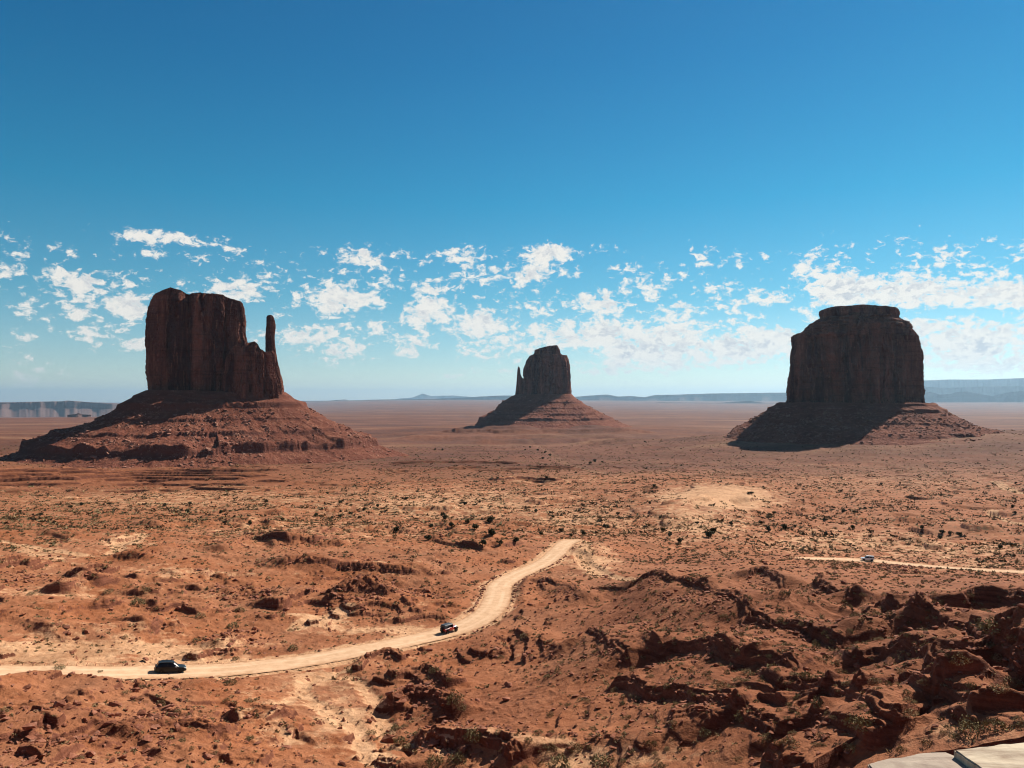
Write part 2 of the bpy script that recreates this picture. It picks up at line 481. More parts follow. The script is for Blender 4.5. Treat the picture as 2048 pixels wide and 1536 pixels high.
SWELL = [(float(pix_dir(1710, 800)[0]), 1680, 25, 200, 620), (float(pix_dir(1095, 800)[0]), 2960, 22, 300, 1100)]


def base_z(x, y):
    a = np.arctan2(x, y); r = np.hypot(x, y)
    lr = np.log(np.maximum(r, 45))
    fa = np.clip((np.clip(a, -0.94, 0.94) - LA[0]) / (LA[1] - LA[0]), 0, 298.999); fr = np.clip((lr - LR[0]) / (LR[1] - LR[0]), 0, 698.999)
    i = fa.astype(int); j = fr.astype(int); u = fa - i; v = fr - j
    z = (LZ[j, i] * (1 - u) + LZ[j, i + 1] * u) * (1 - v) + (LZ[j + 1, i] * (1 - u) + LZ[j + 1, i + 1] * u) * v
    for (pa, pr, h_, r0, r1) in SWELL:
        z = z + h_ * (1 - sstep(r0, r1, np.hypot(x - pr * math.sin(pa), y - pr * math.cos(pa))))
    zn = np.interp(r, [0, 4.3, 5.0, 7, 12, 30, 55], [-2.35, -2.35, -4, -9, -14, -24, -31])
    k = sstep(40, 58, r)
    z = zn * (1 - k) + np.minimum(z, -0.50 * r if np.isscalar(r) else np.where(r < 60, -0.50 * r, z)) * k
    back = sstep(1.0, 1.5, np.abs(a))
    return z * (1 - back) + (-2.35 - 0.02 * r * (r < 400) - 8 * (r >= 400)) * back


def hit(px, py, h=0.0, rmin=58.0, rmax=5000.0):
    """where the ray of a photo pixel meets the base ground raised by h"""
    a, t = pix_dir(px, py); a = float(a); t = float(t)
    r = np.exp(np.linspace(math.log(rmin), math.log(rmax), 1600))
    z = base_z(r * math.sin(a), r * math.cos(a)) + h
    below = np.nonzero(t * r <= z)[0]
    k = below[0] if len(below) else len(r) - 1
    if k > 0:
        f0 = t * r[k - 1] - z[k - 1]; f1 = t * r[k] - z[k]
        q = f0 / (f0 - f1 + 1e-12) if f0 > 0 else 0
        rr = r[k - 1] + (r[k] - r[k - 1]) * min(max(q, 0), 1)
    else: rr = r[0]
    return np.array([rr * math.sin(a), rr * math.cos(a), t * rr])


# ------------------------------------------------------------------ roads (centre lines by photo pixel -> world)
def resample(P, step):
    P = np.asarray(P, float)
    # Catmull-Rom
    Q = []
    for i in range(len(P) - 1):
        p0 = P[max(i - 1, 0)]; p1 = P[i]; p2 = P[i + 1]; p3 = P[min(i + 2, len(P) - 1)]
        n = max(2, int(np.linalg.norm(p2 - p1) / step))
        for k in range(n):
            t = k / n
            Q.append(0.5 * ((2 * p1) + (-p0 + p2) * t + (2 * p0 - 5 * p1 + 4 * p2 - p3) * t * t + (-p0 + 3 * p1 - 3 * p2 + p3) * t ** 3))
    Q.append(P[-1]); return np.array(Q)


ROAD1 = [(-330,1345),(-120,1344),(60,1344),(200,1344),(340,1344),(460,1338),(560,1328),(650,1314),(755,1293),(824,1280),(894,1264),(947,1243),(982,1218),(994,1195),(1003,1168),(1036,1148),(1086,1126),(1116,1102),(1131,1086),(1146,1081)]
ROAD2 = [(1600,1116),(1660,1118),(1735,1121),(1790,1126),(1850,1132),(1905,1136),(1990,1141),(2110,1146),(2250,1150)]
def road_line(pts, smooth=12):
    P = np.array([hit(px, py) for px, py in pts])
    Q = resample(P, 0.7)
    k = np.ones(smooth * 2 + 1) / (smooth * 2 + 1)
    zz = np.convolve(np.pad(Q[:, 2], smooth, mode='edge'), k, 'valid')
    Q[:, 2] = zz
    return Q
R1 = road_line(ROAD1)
# beyond the bend the road drops away to the right, behind the rise
ext = np.array([R1[-1] + np.array([8 + 9 * k, 3 + 1.5 * k, -0.25 - 0.8 * k]) for k in range(1, 2)])
R2 = road_line(ROAD2)
ROADS = [(R1, 3.45), (R2, 3.0)]

# ------------------------------------------------------------------ terrain grid (polar, finer near)
ra = np.exp(np.linspace(math.log(1.2), math.log(55), 80))[:-1]
e = 0.62; rb = np.linspace(55 ** -e, 3000 ** -e, 1120) ** (-1 / e)
rc = np.exp(np.linspace(math.log(3000), math.log(110000), 140))[1:]
RR = np.unique(np.concatenate([ra, rb, rc, np.arange(600, 1085, 1.35), np.arange(2300, 2900, 14.0)]))
fine = np.linspace(-0.74, 0.74, 1420)
lo = np.linspace(-math.pi, -0.74, 60)[:-1]; hi = np.linspace(0.74, math.pi, 60)[1:-1]
AA = np.concatenate([lo, fine, hi])
NR, NC = len(RR), len(AA)
X = (RR[:, None] * np.sin(AA)[None, :]); Y = (RR[:, None] * np.cos(AA)[None, :])
Rg = np.repeat(RR[:, None], NC, 1)
Z = base_z(X, Y)
PX, PY = world_pix(X, Y, Z)
Z0 = Z.copy()

# scarps: (photo points of the crest left->right, total height, cliff share, talus length, back length)
SC_LIST = [
 ([(1222,1150),(1255,1143),(1289,1138),(1350,1146),(1400,1154),(1463,1171),(1510,1196)], 6.5, .22, 15, 16),
 ([(1468,1223),(1501,1221),(1543,1229),(1592,1230),(1638,1241),(1690,1253)], 4.2, .6, 6, 12),
 ([(1290,1285),(1348,1272),(1393,1274),(1428,1279),(1467,1297),(1515,1297),(1557,1304),(1605,1314)], 4.0, .62, 6, 11),
 ([(1150,1255),(1187,1258),(1222,1279),(1262,1300)], 3.4, .4, 9, 9),
 ([(1682,1296),(1735,1290),(1800,1290),(1840,1302),(1880,1324)], 3.4, .65, 5, 9),
 ([(1705,1180),(1725,1174),(1760,1174),(1798,1185),(1823,1201),(1864,1206),(1906,1211),(1941,1220),(1976,1237),(2011,1251),(2060,1262),(2140,1270)], 5.8, .6, 9, 14),
 ([(1925,1167),(1941,1161),(2004,1159),(2070,1168),(2140,1180)], 4.6, .75, 5, 12),
 ([(1490,1132),(1520,1127),(1545,1140),(1568,1152)], 3.6, .5, 6, 8),
 ([(1622,1150),(1640,1158),(1665,1169),(1712,1186)], 4.0, .5, 6, 9),
 ([(1205,1330),(1264,1338),(1299,1349),(1350,1351),(1383,1366),(1428,1371),(1490,1384)], 3.8, .55, 8, 9),
 ([(1545,1354),(1571,1345),(1620,1352),(1662,1363),(1725,1374)], 3.6, .65, 5, 8),
 ([(1455,1396),(1470,1402),(1498,1415),(1530,1430),(1555,1452)], 2.6, .6, 4, 6),
 ([(1520,1478),(1545,1487),(1571,1499),(1613,1523),(1640,1545)], 2.4, .7, 3, 5),
 ([(1610,1420),(1635,1427),(1662,1440),(1697,1447),(1760,1455)], 2.4, .6, 3.5, 6),
 ([(1670,1398),(1700,1402),(1732,1412),(1767,1436),(1815,1434)], 2.2, .65, 3, 5),
 ([(1790,1360),(1815,1362),(1865,1370),(1905,1376)], 2.6, .65, 4, 6),
 ([(1850,1388),(1880,1382),(1924,1387),(1960,1400)], 2.6, .65, 4, 6),
 ([(780,1342),(800,1334),(845,1331),(873,1340),(895,1352)], 2.6, .6, 4, 7),
 ([(775,1385),(797,1374),(832,1366),(870,1374),(905,1392)], 3.2, .6, 5, 6),
 ([(820,1456),(850,1450),(889,1459),(940,1462),(992,1464),(1040,1490)], 3.6, .6, 5, 9),
 ([(735,1500),(755,1503),(780,1515),(800,1530)], 1.6, .8, 2, 5),
 ([(540,1116),(575,1113),(610,1113),(650,1119),(709,1121),(790,1127),(860,1133)], 4.2, .65, 7, 26),
 ([(560,1194),(580,1184),(605,1174),(645,1165)], 3.6, .75, 4, 12),
 ([(655,1190),(690,1178),(740,1176),(785,1186)], 3.2, .5, 6, 10),
 ([(455,1182),(480,1176),(520,1178),(550,1188)], 1.8, .5, 4, 8),
 ([(125,1172),(150,1163),(175,1157),(205,1162)], 2.8, .75, 3, 9),
 ([(170,1132),(190,1127),(215,1130)], 3.0, .8, 3, 8),
 ([(280,1184),(300,1176),(335,1169)], 2.2, .75, 3, 8),
 ([(-80,1231),(0,1228),(60,1224),(125,1227)], 1.8, .75, 2, 12),
 ([(70,1252),(130,1247),(200,1249),(260,1246),(320,1250)], 2.2, .25, 8, 14),
 ([(385,1308),(410,1301),(440,1295),(475,1298)], 1.7, .75, 2, 6),
 ([(430,1285),(460,1275),(500,1260),(530,1250)], 1.7, .7, 2, 8),
 ([(-60,1118),(0,1114),(40,1111),(70,1114)], 3.2, .75, 4, 14),
 ([(265,1102),(300,1094),(335,1091),(370,1084)], 3.2, .5, 7, 14),
 ([(440,1088),(465,1079),(500,1069)], 3.0, .5, 7, 12),
 ([(300,1210),(360,1206),(420,1214)], 1.5, .5, 4, 10),
 ([(690,1215),(740,1205),(800,1208),(850,1222)], 2.0, .4, 5, 10),
 ([(1010,1190),(1040,1160),(1080,1152),(1130,1165),(1180,1190)], 2.6, .35, 6, 10),
 ([(900,1242),(935,1226),(975,1206)], 1.0, .2, 3, 4),
 ([(960,1300),(1000,1262),(1040,1258),(1090,1272),(1120,1290)], 2.4, .3, 7, 9),
 ([(720,1322),(742,1298),(775,1292),(810,1305)], 2.2, .5, 4, 4),
 ([(1160,1100),(1210,1086),(1270,1082),(1330,1090)], 2.4, .3, 8, 16),
 ([(1715,1040),(1735,1034),(1760,1036),(1800,1042)], 2.6, .6, 5, 20),
 ([(1790,1040),(1850,1044),(1920,1052),(1990,1060)], 2.4, .3, 8, 25),
 ([(1780,1086),(1800,1083),(1842,1085),(1860,1090)], 2.2, .7, 4, 14),
 ([(1340,1025),(1375,1000),(1420,985),(1470,985),(1530,1005)], 5.0, .0, 40, 45),
 ([(-60,1365),(20,1350),(110,1345),(190,1350),(260,1362)], 2.2, .15, 9, 4),
 ([(260,1368),(320,1360),(380,1362),(430,1372)], 1.2, .2, 6, 3),
 ([(-60,1440),(40,1430),(120,1425),(200,1440)], 1.8, .3, 6, 8),
 ([(230,1450),(300,1440),(380,1440),(440,1456)], 2.0, .4, 5, 7),
 ([(460,1430),(520,1424),(570,1432)], 1.4, .3, 5, 6),
 ([(1090,1480),(1150,1470),(1230,1475),(1300,1490)], 1.4, .4, 4, 6),
 ([(1330,1440),(1380,1430),(1430,1445)], 1.6, .5, 4, 5),
 ([(1780,1488),(1830,1478),(1900,1470),(1960,1462)], .5, .5, 3, 6),
 ([(1930,1448),(1970,1438),(2020,1440),(2080,1430)], 1.0, .6, 4, 6),
 ([(1940,1330),(1990,1318),(2040,1325),(2100,1330)], 2.8, .5, 5, 7),
 ([(1560,1410),(1590,1400),(1630,1404)], 1.8, .5, 4, 5),
 ([(1400,1320),(1440,1318),(1500,1332)], 1.8, .3, 6, 6),
]
for k, yy in enumerate((937, 946, 955, 966, 978)):
    pts = [(-350, yy + 2), (-150, yy + 1), (0, yy), (150, yy + 1), (330, yy - 1), (480 + 30 * (k % 2), yy - 2), (640 - 40 * (k % 3), yy - 6)]
    SC_LIST.append((pts, 7.0 if yy < 960 else 3.2, .85, 9, 40))
for yy, x0, x1 in ((935, 880, 1180), (958, 980, 1120), (925, 760, 1050)):
    SC_LIST.append(([(x0, yy), ((x0 + x1) / 2, yy - 3), (x1, yy)], 4.5, .7, 12, 45))
for yy, x0, x1 in ((850, 900, 1240), (858, 850, 1330), (869, 760, 1290), (876, 900, 1250)):
    SC_LIST.append(([(x0, yy), ((x0 + x1) / 2 - 60, yy + 1), ((x0 + x1) / 2 + 70, yy - 1), (x1, yy)], 14.0, .75, 40, 130))
sr = np.random.default_rng(77)
for k in range(62):
    px_ = sr.uniform(-60, 1080); py_ = sr.uniform(1092, 1325)
    if py_ > 1300 - max(0, px_ - 300) * .22 and px_ > -100: py_ -= 60
    if abs(px_ - 1000) < 90 and py_ > 1120: continue
    ln = sr.uniform(22, 75) * (.6 + (py_ - 1000) / 400); tl = sr.uniform(-.22, .12); hh = sr.uniform(.7, 1.7)
    if py_ > 1245 and px_ < 620: continue
    SC_LIST.append(([(px_ - ln, py_ - tl * ln + 3), (px_ - ln * .3, py_), (px_ + ln * .4, py_ + sr.uniform(-2, 2)), (px_ + ln, py_ + tl * ln + 3)], hh, sr.uniform(.5, .9), 3.5, sr.uniform(6, 16)))
for k in range(22):
    px_ = sr.uniform(-40, 680); py_ = sr.uniform(1385, 1520); ln = sr.uniform(25, 80); hh = sr.uniform(.5, 1.3)
    SC_LIST.append(([(px_ - ln, py_ + 3), (px_ - ln * .3, py_), (px_ + ln * .4, py_ + sr.uniform(-3, 3)), (px_ + ln, py_ + 4)], hh, sr.uniform(.4, .8), 2.5, sr.uniform(4, 9)))
for k in range(46):
    px_ = sr.uniform(-60, 2100); py_ = sr.uniform(992, 1086); ln = sr.uniform(30, 120); hh = sr.uniform(1.2, 3.0)
    if abs(px_ - 1430) < 130: continue
    SC_LIST.append(([(px_ - ln, py_ + 1.5), (px_ - ln * .3, py_), (px_ + ln * .4, py_ + sr.uniform(-1, 1)), (px_ + ln, py_ + 1.5)], hh, sr.uniform(.4, .8), 7, sr.uniform(18, 45)))
warp1 = fbm(X, Y, 7.0, 4, 0.55, 21)
warp2 = fbm(X, Y, 1.6, 3, 0.6, 22)
warp4 = fbm(X, Y, 110.0, 3, .5, 77)
CLIFF = np.zeros_like(Z)
TAL = np.zeros_like(Z)          # where rubble gathers
for (pts, h, cf, Lf, Lb) in SC_LIST:
    right = pts[0][1] > 1120 and pts[0][0] > 1100
    if right: h *= (.85 if pts[0][1] > 1325 else .95); Lf *= 1.45; Lb *= 1.25
    elif pts[0][1] > 1100: cf *= .8
    L = np.array([hit(px, py, h * 0.95, rmax=6000)[:2] for px, py in pts])
    far = L.mean(0)[1] > 500
    tot_ = np.hypot(*np.diff(L, axis=0).T).sum()
    L = resample(L, max(1.2 if not far else 8.0, tot_ / 26))
    cen = L.mean(0); rc_ = np.hypot(*L.T)
    m = Lb + Lf + 6
    azl = np.arctan2(L[:, 0], L[:, 1])
    i0, i1 = np.searchsorted(RR, [rc_.min() - m, rc_.max() + m]); da = m / rc_.min()
    j0, j1 = np.searchsorted(AA, [azl.min() - da, azl.max() + da])
    if i1 <= i0 or j1 <= j0: continue
    sl = (slice(i0, i1), slice(j0, j1))
    x = X[sl]; y = Y[sl]
    best = np.full(x.shape, 1e18); s = np.zeros(x.shape); al = np.zeros(x.shape); acc = 0.0
    TG = np.diff(L, axis=0); TG /= np.hypot(*TG.T)[:, None] + 1e-9
    TS = np.array([TG[max(0, q - 2):q + 3].mean(0) for q in range(len(TG))]); TS /= np.hypot(*TS.T)[:, None] + 1e-9
    for q in range(len(L) - 1):
        a_, b_ = L[q], L[q + 1]; d = b_ - a_; ln = np.hypot(*d) + 1e-9; d = d / ln; g = TS[q]
        t = np.clip((x - a_[0]) * d[0] + (y - a_[1]) * d[1], 0, ln)
        ex = x - a_[0] - d[0] * t; ey = y - a_[1] - d[1] * t
        dd = ex * ex + ey * ey
        up = dd < best
        best = np.where(up, dd, best)
        s = np.where(up, np.sqrt(dd) * np.clip((g[0] * ey - g[1] * ex) / (np.sqrt(dd) + 1e-9) * 2.5, -1, 1), s)
        al = np.where(up, acc + t, al); acc += ln
    endd = np.minimum(al, acc - al)
    w = sstep(0, acc * 0.14, endd)
    far = cen[1] > 500
    s = s + warp1[sl] * (min(0.2 * h, .7) if right else min(.35 * h, 1.3)) * (0 if far else 1) + warp2[sl] * (0 if far else 0.45) + (warp4[sl] * 14 if far else 0)
    # hold the height noise along the line
    amp = h * w * (0.86 + 0.3 * fbm(x, y, 14.0 if not far else 60.0, 2, .5, 31))
    hc = amp * np.clip(cf * (1 + .9 * fbm(x, y, 9.0 if not far else 80.0, 2, .5, 32)), 0, .95)
    fw = max(0.5, rc_.mean() * 0.003, 1.15 * float(np.interp(rc_.mean(), RR[1:], np.diff(RR))))
    ht = amp - hc
    front = np.clip(1 + (s + fw) / Lf, 0, 1)
    talus = ht * (front ** 1.25)
    if right: hc = np.minimum(hc, .8 + .2 * h)
    s2 = s + .8 * warp2[sl] * (not far)
    cl_ = hc * (.6 * sstep(-fw, 0.0, s) + .4 * sstep(.5 * fw, 1.3 * fw, s2))
    back = np.where(s > 0, 1 - sstep(0, Lb, s), 1.0)
    Z[sl] += (talus + cl_) * back
    CLIFF[sl] = np.maximum(CLIFF[sl], w * np.exp(-(s / (1.2 * fw + .5)) ** 2) * cf)
    TAL[sl] = np.maximum(TAL[sl], w * (s < 0) * np.exp(s / (0.6 * Lf)) * min(1, h / 3.0) * (cf > 0.1))

# general relief
fg = 1 - sstep(330, 520, Rg)
inn = sstep(50, 62, Rg)
_q = 1 - .65 * sstep(0.0, 0.12, np.arctan2(X, Y))
Z += inn * fg * (fbm(X, Y, 26, 3, .5, 1) * 1.3 + _q * ridged(X, Y, 9.0, 3, 5) * 0.20 + _q * fbm(X, Y, 2.6, 3, .55, 9) * 0.26 + _q * np.maximum(0, fbm(X, Y, 1.3, 2, .6, 10) - .12) * .5)
rightz = sstep(0.02, 0.25, np.arctan2(X, Y)) * (1 - sstep(200, 260, Rg)) * inn
Z += rightz * (ridged(X * 1.0 + Y * .3, Y * 1.4, 9.0, 3, 15) * 0.12 + fbm(X, Y, 24, 3, .5, 16) * .8)
mid = sstep(300, 450, Rg) * (1 - sstep(2200, 3500, Rg))
Z += mid * (fbm(X, Y, 90, 4, .5, 2) * 3.2 + fbm(X, Y, 14, 3, .5, 3) * 0.7 + ridged(X, Y * 1.6, 75, 3, 6) * 1.5)
Z += sstep(2500, 4000, Rg) * fbm(X, Y, 1500, 4, .5, 4) * 7
# bedding: partial terracing so slopes break into small ledges
def terrace(z, step, k, off):
    q = (z + off) / step; f = q - np.floor(q)
    g = np.floor(q) + sstep(0.62, 0.80, f) * 0.85 + 0.15 * f
    return z * (1 - k) + (g * step - off) * k
_rt = sstep(0.02, 0.2, np.arctan2(X, Y))
Z -= inn * fg * _rt * fbm(X, Y, 26, 3, .5, 1) * .5
tk = sstep(0.0, 0.35, fbm(X, Y, 40, 3, .5, 41) + 0.12) * fg * inn * (1 - .8 * sstep(0.02, 0.2, np.arctan2(X, Y)))
off = fbm(X, Y, 12, 3, .5, 43) * 0.9 + 0.05 * X
Z = terrace(Z, 1.25, 0.62 * tk, off)
Z = terrace(Z, 3.4, 0.5 * mid * (1 - sstep(1500, 2200, Rg)), fbm(X, Y, 60, 3, .5, 44) * 2.0)
# washes (shallow dry stream beds): photo polylines
WASH = [([(700,1335),(640,1352),(600,1380),(640,1412),(690,1440),(720,1480),(770,1540)], 1.6, .35), ([(600,1385),(560,1420),(500,1440),(430,1470)], 1.0, .25),
        ([(700,1350),(740,1390),(760,1420),(770,1460),(790,1500),(900,1530)], 1.5, .5), ([(230,1092),(262,1078),(290,1070)], 3, .6), ([(1160,1110),(1180,1135),(1230,1155),(1290,1165)], 2.5, .5),
        ([(0,1080),(120,1105),(210,1110),(240,1095)], 2, .4), ([(590,1260),(640,1240),(700,1228)], 2, .4),
        ([(1040,880),(1075,892),(1100,906),(1130,925),(1160,938),(1200,945)], 9, 1.2), ([(1990,962),(2020,982),(2080,990)], 5, .6), ([(1975,1018),(2005,1038),(2060,1047)], 4, .6), ([(1560,935),(1640,930),(1720,932)], 6, .5),
        ([(1180,1086),(1165,1102),(1172,1125),(1205,1145),(1260,1158)], 2.6, .4)]
WSH = np.zeros_like(Z)
for pts, wd, dp in WASH:
    L = resample(np.array([hit(px, py)[:2] for px, py in pts]), 1.0)
    rr_ = np.hypot(*L.T); aa_ = np.arctan2(L[:, 0], L[:, 1])
    i0, i1 = np.searchsorted(RR, [rr_.min() - 20, rr_.max() + 20]); j0, j1 = np.searchsorted(AA, [aa_.min() - 20 / rr_.min(), aa_.max() + 20 / rr_.min()])
    sl = (slice(i0, i1), slice(j0, j1)); best = np.full(X[sl].shape, 1e9)
    for p in L[::max(2, int(wd))]: best = np.minimum(best, (X[sl] - p[0]) ** 2 + (Y[sl] - p[1]) ** 2)
    k = 1 - sstep(wd * .5, wd * 1.4, np.sqrt(best) + 0.7 * warp1[sl] + .25 * warp2[sl])
    WSH[sl] = np.maximum(WSH[sl], k); Z[sl] -= dp * k
# roads: grade the terrain to the road level
RD = np.full(Z.shape, 1e9)
for L, hw in ROADS:
    rr_ = np.hypot(L[:, 0], L[:, 1]); aa_ = np.arctan2(L[:, 0], L[:, 1])
    i0, i1 = np.searchsorted(RR, [rr_.min() - 14, rr_.max() + 14]); j0, j1 = np.searchsorted(AA, [aa_.min() - 14 / rr_.min(), aa_.max() + 14 / rr_.min()])
    sl = (slice(i0, i1), slice(j0, j1)); x = X[sl]; y = Y[sl]
    best = np.full(x.shape, 1e9); rz = np.zeros(x.shape)
    for p in L[::2]:
        d = (x - p[0]) ** 2 + (y - p[1]) ** 2; up = d < best
        best = np.where(up, d, best); rz = np.where(up, p[2], rz)
    dist = np.sqrt(best)
    k = 1 - sstep(hw + 0.1, hw + 4.5, dist)
    bank = 0.30 * np.exp(-((dist - hw - 0.6) / 0.5) ** 2) * (0.6 + warp2[sl])
    Z[sl] = Z[sl] * (1 - k) + (rz - 0.24) * k + bank * (dist > hw)
    RD[sl] = np.minimum(RD[sl], dist - hw)

# attributes
def blob(px, py, rx, ry): return np.exp(-(((PX - px) / rx) ** 2 + ((PY - py) / ry) ** 2))
infr = Y > 20
SAND = np.zeros_like(Z)
for b_ in [(150,1305,330,24,.9),(420,1330,260,14,.6),(250,1275,120,16,.5),(780,1262,110,16,.7),(650,1245,70,22,.7),(640,1360,90,26,.7),(680,1440,80,60,.65),(560,1400,70,40,.4),
           (400,1000,460,30,.42),(900,1010,360,44,.5),(650,1060,330,30,.35),(1150,1040,160,36,.5),(1430,1000,110,26,1.6),(1400,1050,140,36,.6),(1700,1085,220,26,.55),(1900,1100,200,26,.5),
           (1800,960,320,34,.35),(1190,1125,60,30,.6),(250,1085,50,12,.9),(90,1110,100,26,.5),(350,1150,130,20,.45),(100,1190,160,24,.4),(1150,1520,220,22,.6),(1900,1485,90,18,.5),(760,1150,90,16,.3),
           (1950,1130,120,12,.5),(1350,930,300,20,.25),(1930,1185,60,10,.5),(60,1370,70,14,.3),(560,1480,90,40,.35),(1080,960,200,20,.35),(1180,1330,60,10,.2)]:
    SAND = np.maximum(SAND, blob(*b_[:4]) * b_[4])
SAND = SAND * infr + 0.6 * WSH 
SAND = np.maximum(SAND, 0.8 * (1 - sstep(0.5, 3.5, RD)))
SAND += 0.12
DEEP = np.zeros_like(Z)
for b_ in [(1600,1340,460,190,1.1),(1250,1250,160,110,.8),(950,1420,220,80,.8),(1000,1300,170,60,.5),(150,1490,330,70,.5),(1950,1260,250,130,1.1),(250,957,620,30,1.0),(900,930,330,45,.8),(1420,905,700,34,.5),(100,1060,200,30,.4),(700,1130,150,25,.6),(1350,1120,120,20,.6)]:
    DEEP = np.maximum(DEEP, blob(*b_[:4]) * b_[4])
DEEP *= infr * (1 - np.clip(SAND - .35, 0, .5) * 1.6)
DULL = sstep(700, 1000, Rg + 130 * fbm(X, Y, 120, 3, .5, 61)) * 0.9
DULL *= 1 - 0.5 * blob(1800, 960, 400, 36)
dz_ = -base_z(X, Y); SCRUB = sstep(330, 520, Rg) * (1 - 0.75 * sstep(900, 2400, Rg))
SCRUB *= sstep(-0.25, 0.15, fbm(X, Y, 60, 3, .5, 62))
SCRUB *= 1 - 0.9 * np.clip(blob(1430, 1000, 100, 24), 0, 1)
SCRUB *= 1 - np.clip(1.1 * blob(200, 960, 600, 26), 0, 1)
DULL *= 1 - np.clip(1.1 * blob(200, 957, 620, 30), 0, 1)
V = np.stack([X, Y, Z], -1).reshape(-1, 3)
cen = np.array([[0, 0, -2.35]])
Fq = grid_faces(NR, NC, True)[:, ::-1]
Ft = np.stack([np.full(NC, NR * NC), (np.arange(NC) + 1) % NC, np.arange(NC)], -1)[:, ::-1]
g_ = lambda a: np.concatenate([a.ravel(), [0]])
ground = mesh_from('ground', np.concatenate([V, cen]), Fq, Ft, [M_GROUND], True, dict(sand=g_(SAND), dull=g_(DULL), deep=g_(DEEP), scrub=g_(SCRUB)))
tag(ground, 'red and sandy desert ground with eroded ledges and scrub flats', 'ground', kind='structure')


def bil(G, x, y):
    a = np.arctan2(x, y); r = np.hypot(x, y)
    fi = np.clip(np.interp(r, RR, np.arange(NR)), 0, NR - 1.001); fj = np.clip(np.interp(a, AA, np.arange(NC)), 0, NC - 1.001)
    i = fi.astype(int); j = fj.astype(int); u = fi - i; v = fj - j
    return (G[i, j] * (1 - u) + G[i + 1, j] * u) * (1 - v) + (G[i, j + 1] * (1 - u) + G[i + 1, j + 1] * u) * v
def ground_z(x, y): return bil(Z, np.asarray(x, float), np.asarray(y, float))
def ghit(px, py, rmin=57.0, rmax=4000.0):
    """photo pixel -> point on the finished ground"""
    a, t = pix_dir(px, py); a = float(a); t = float(t)
    r = np.exp(np.linspace(math.log(rmin), math.log(rmax), 6000))
    z = ground_z(r * math.sin(a), r * math.cos(a))
    b = np.nonzero(t * r <= z)[0]; k = b[0] if len(b) else len(r) - 1
    return np.array([r[k] * math.sin(a), r[k] * math.cos(a), z[k]])

# road strips
for n_, (L, hw) in enumerate(ROADS):
    d = np.gradient(L[:, :2], axis=0); d /= np.hypot(d[:, 0], d[:, 1])[:, None] + 1e-9
    nrm = np.stack([-d[:, 1], d[:, 0]], -1)
    K = 13; us = np.linspace(-1, 1, K)
    al_ = np.arange(len(L)) * 0.7
    rows = []
    for q, u in enumerate(us):
        wob = 0.0 if abs(u) < .99 else 1.0
        hw_ = hw * (1 + 0.16 * fbm(al_, np.full(len(L), u * 40.0), 16, 2, .5, 71) * abs(u)) + wob * 0.35 * fbm(al_, np.full(len(L), 3.0 + u), 2.2, 2, .6, 72)
        p = L[:, :2] + nrm * (u * hw_)[:, None]
        rut = -0.03 * (math.exp(-((abs(u) - .42) / .12) ** 2))
        z_ = L[:, 2] + rut - 0.07 * abs(u) ** 4
        rows.append(np.stack([p[:, 0], p[:, 1], z_], -1))
    R = np.stack(rows, 1)
    o = mesh_from('dirt_road', R.reshape(-1, 3), grid_faces(len(L), K), None, [M_ROAD], attrs=dict(across=np.tile(us, len(L))))
    bm = bmesh.new(); bm.from_mesh(o.data); bmesh.ops.recalc_face_normals(bm, faces=bm.faces); bm.normal_update()
    if sum(f.normal.z for f in bm.faces) < 0: bmesh.ops.reverse_faces(bm, faces=bm.faces)
    bm.to_mesh(o.data); bm.free()
    tag(o, ['pale graded dirt road winding across the valley floor', 'pale dirt road crossing behind the red ridges at right'][n_], 'road', kind='structure')

# ------------------------------------------------------------------ buttes
def local(px, py, a0, R):
    a, t = pix_dir(px, py)
    return R * np.tan(a - a0), t * R / np.cos(a - a0)


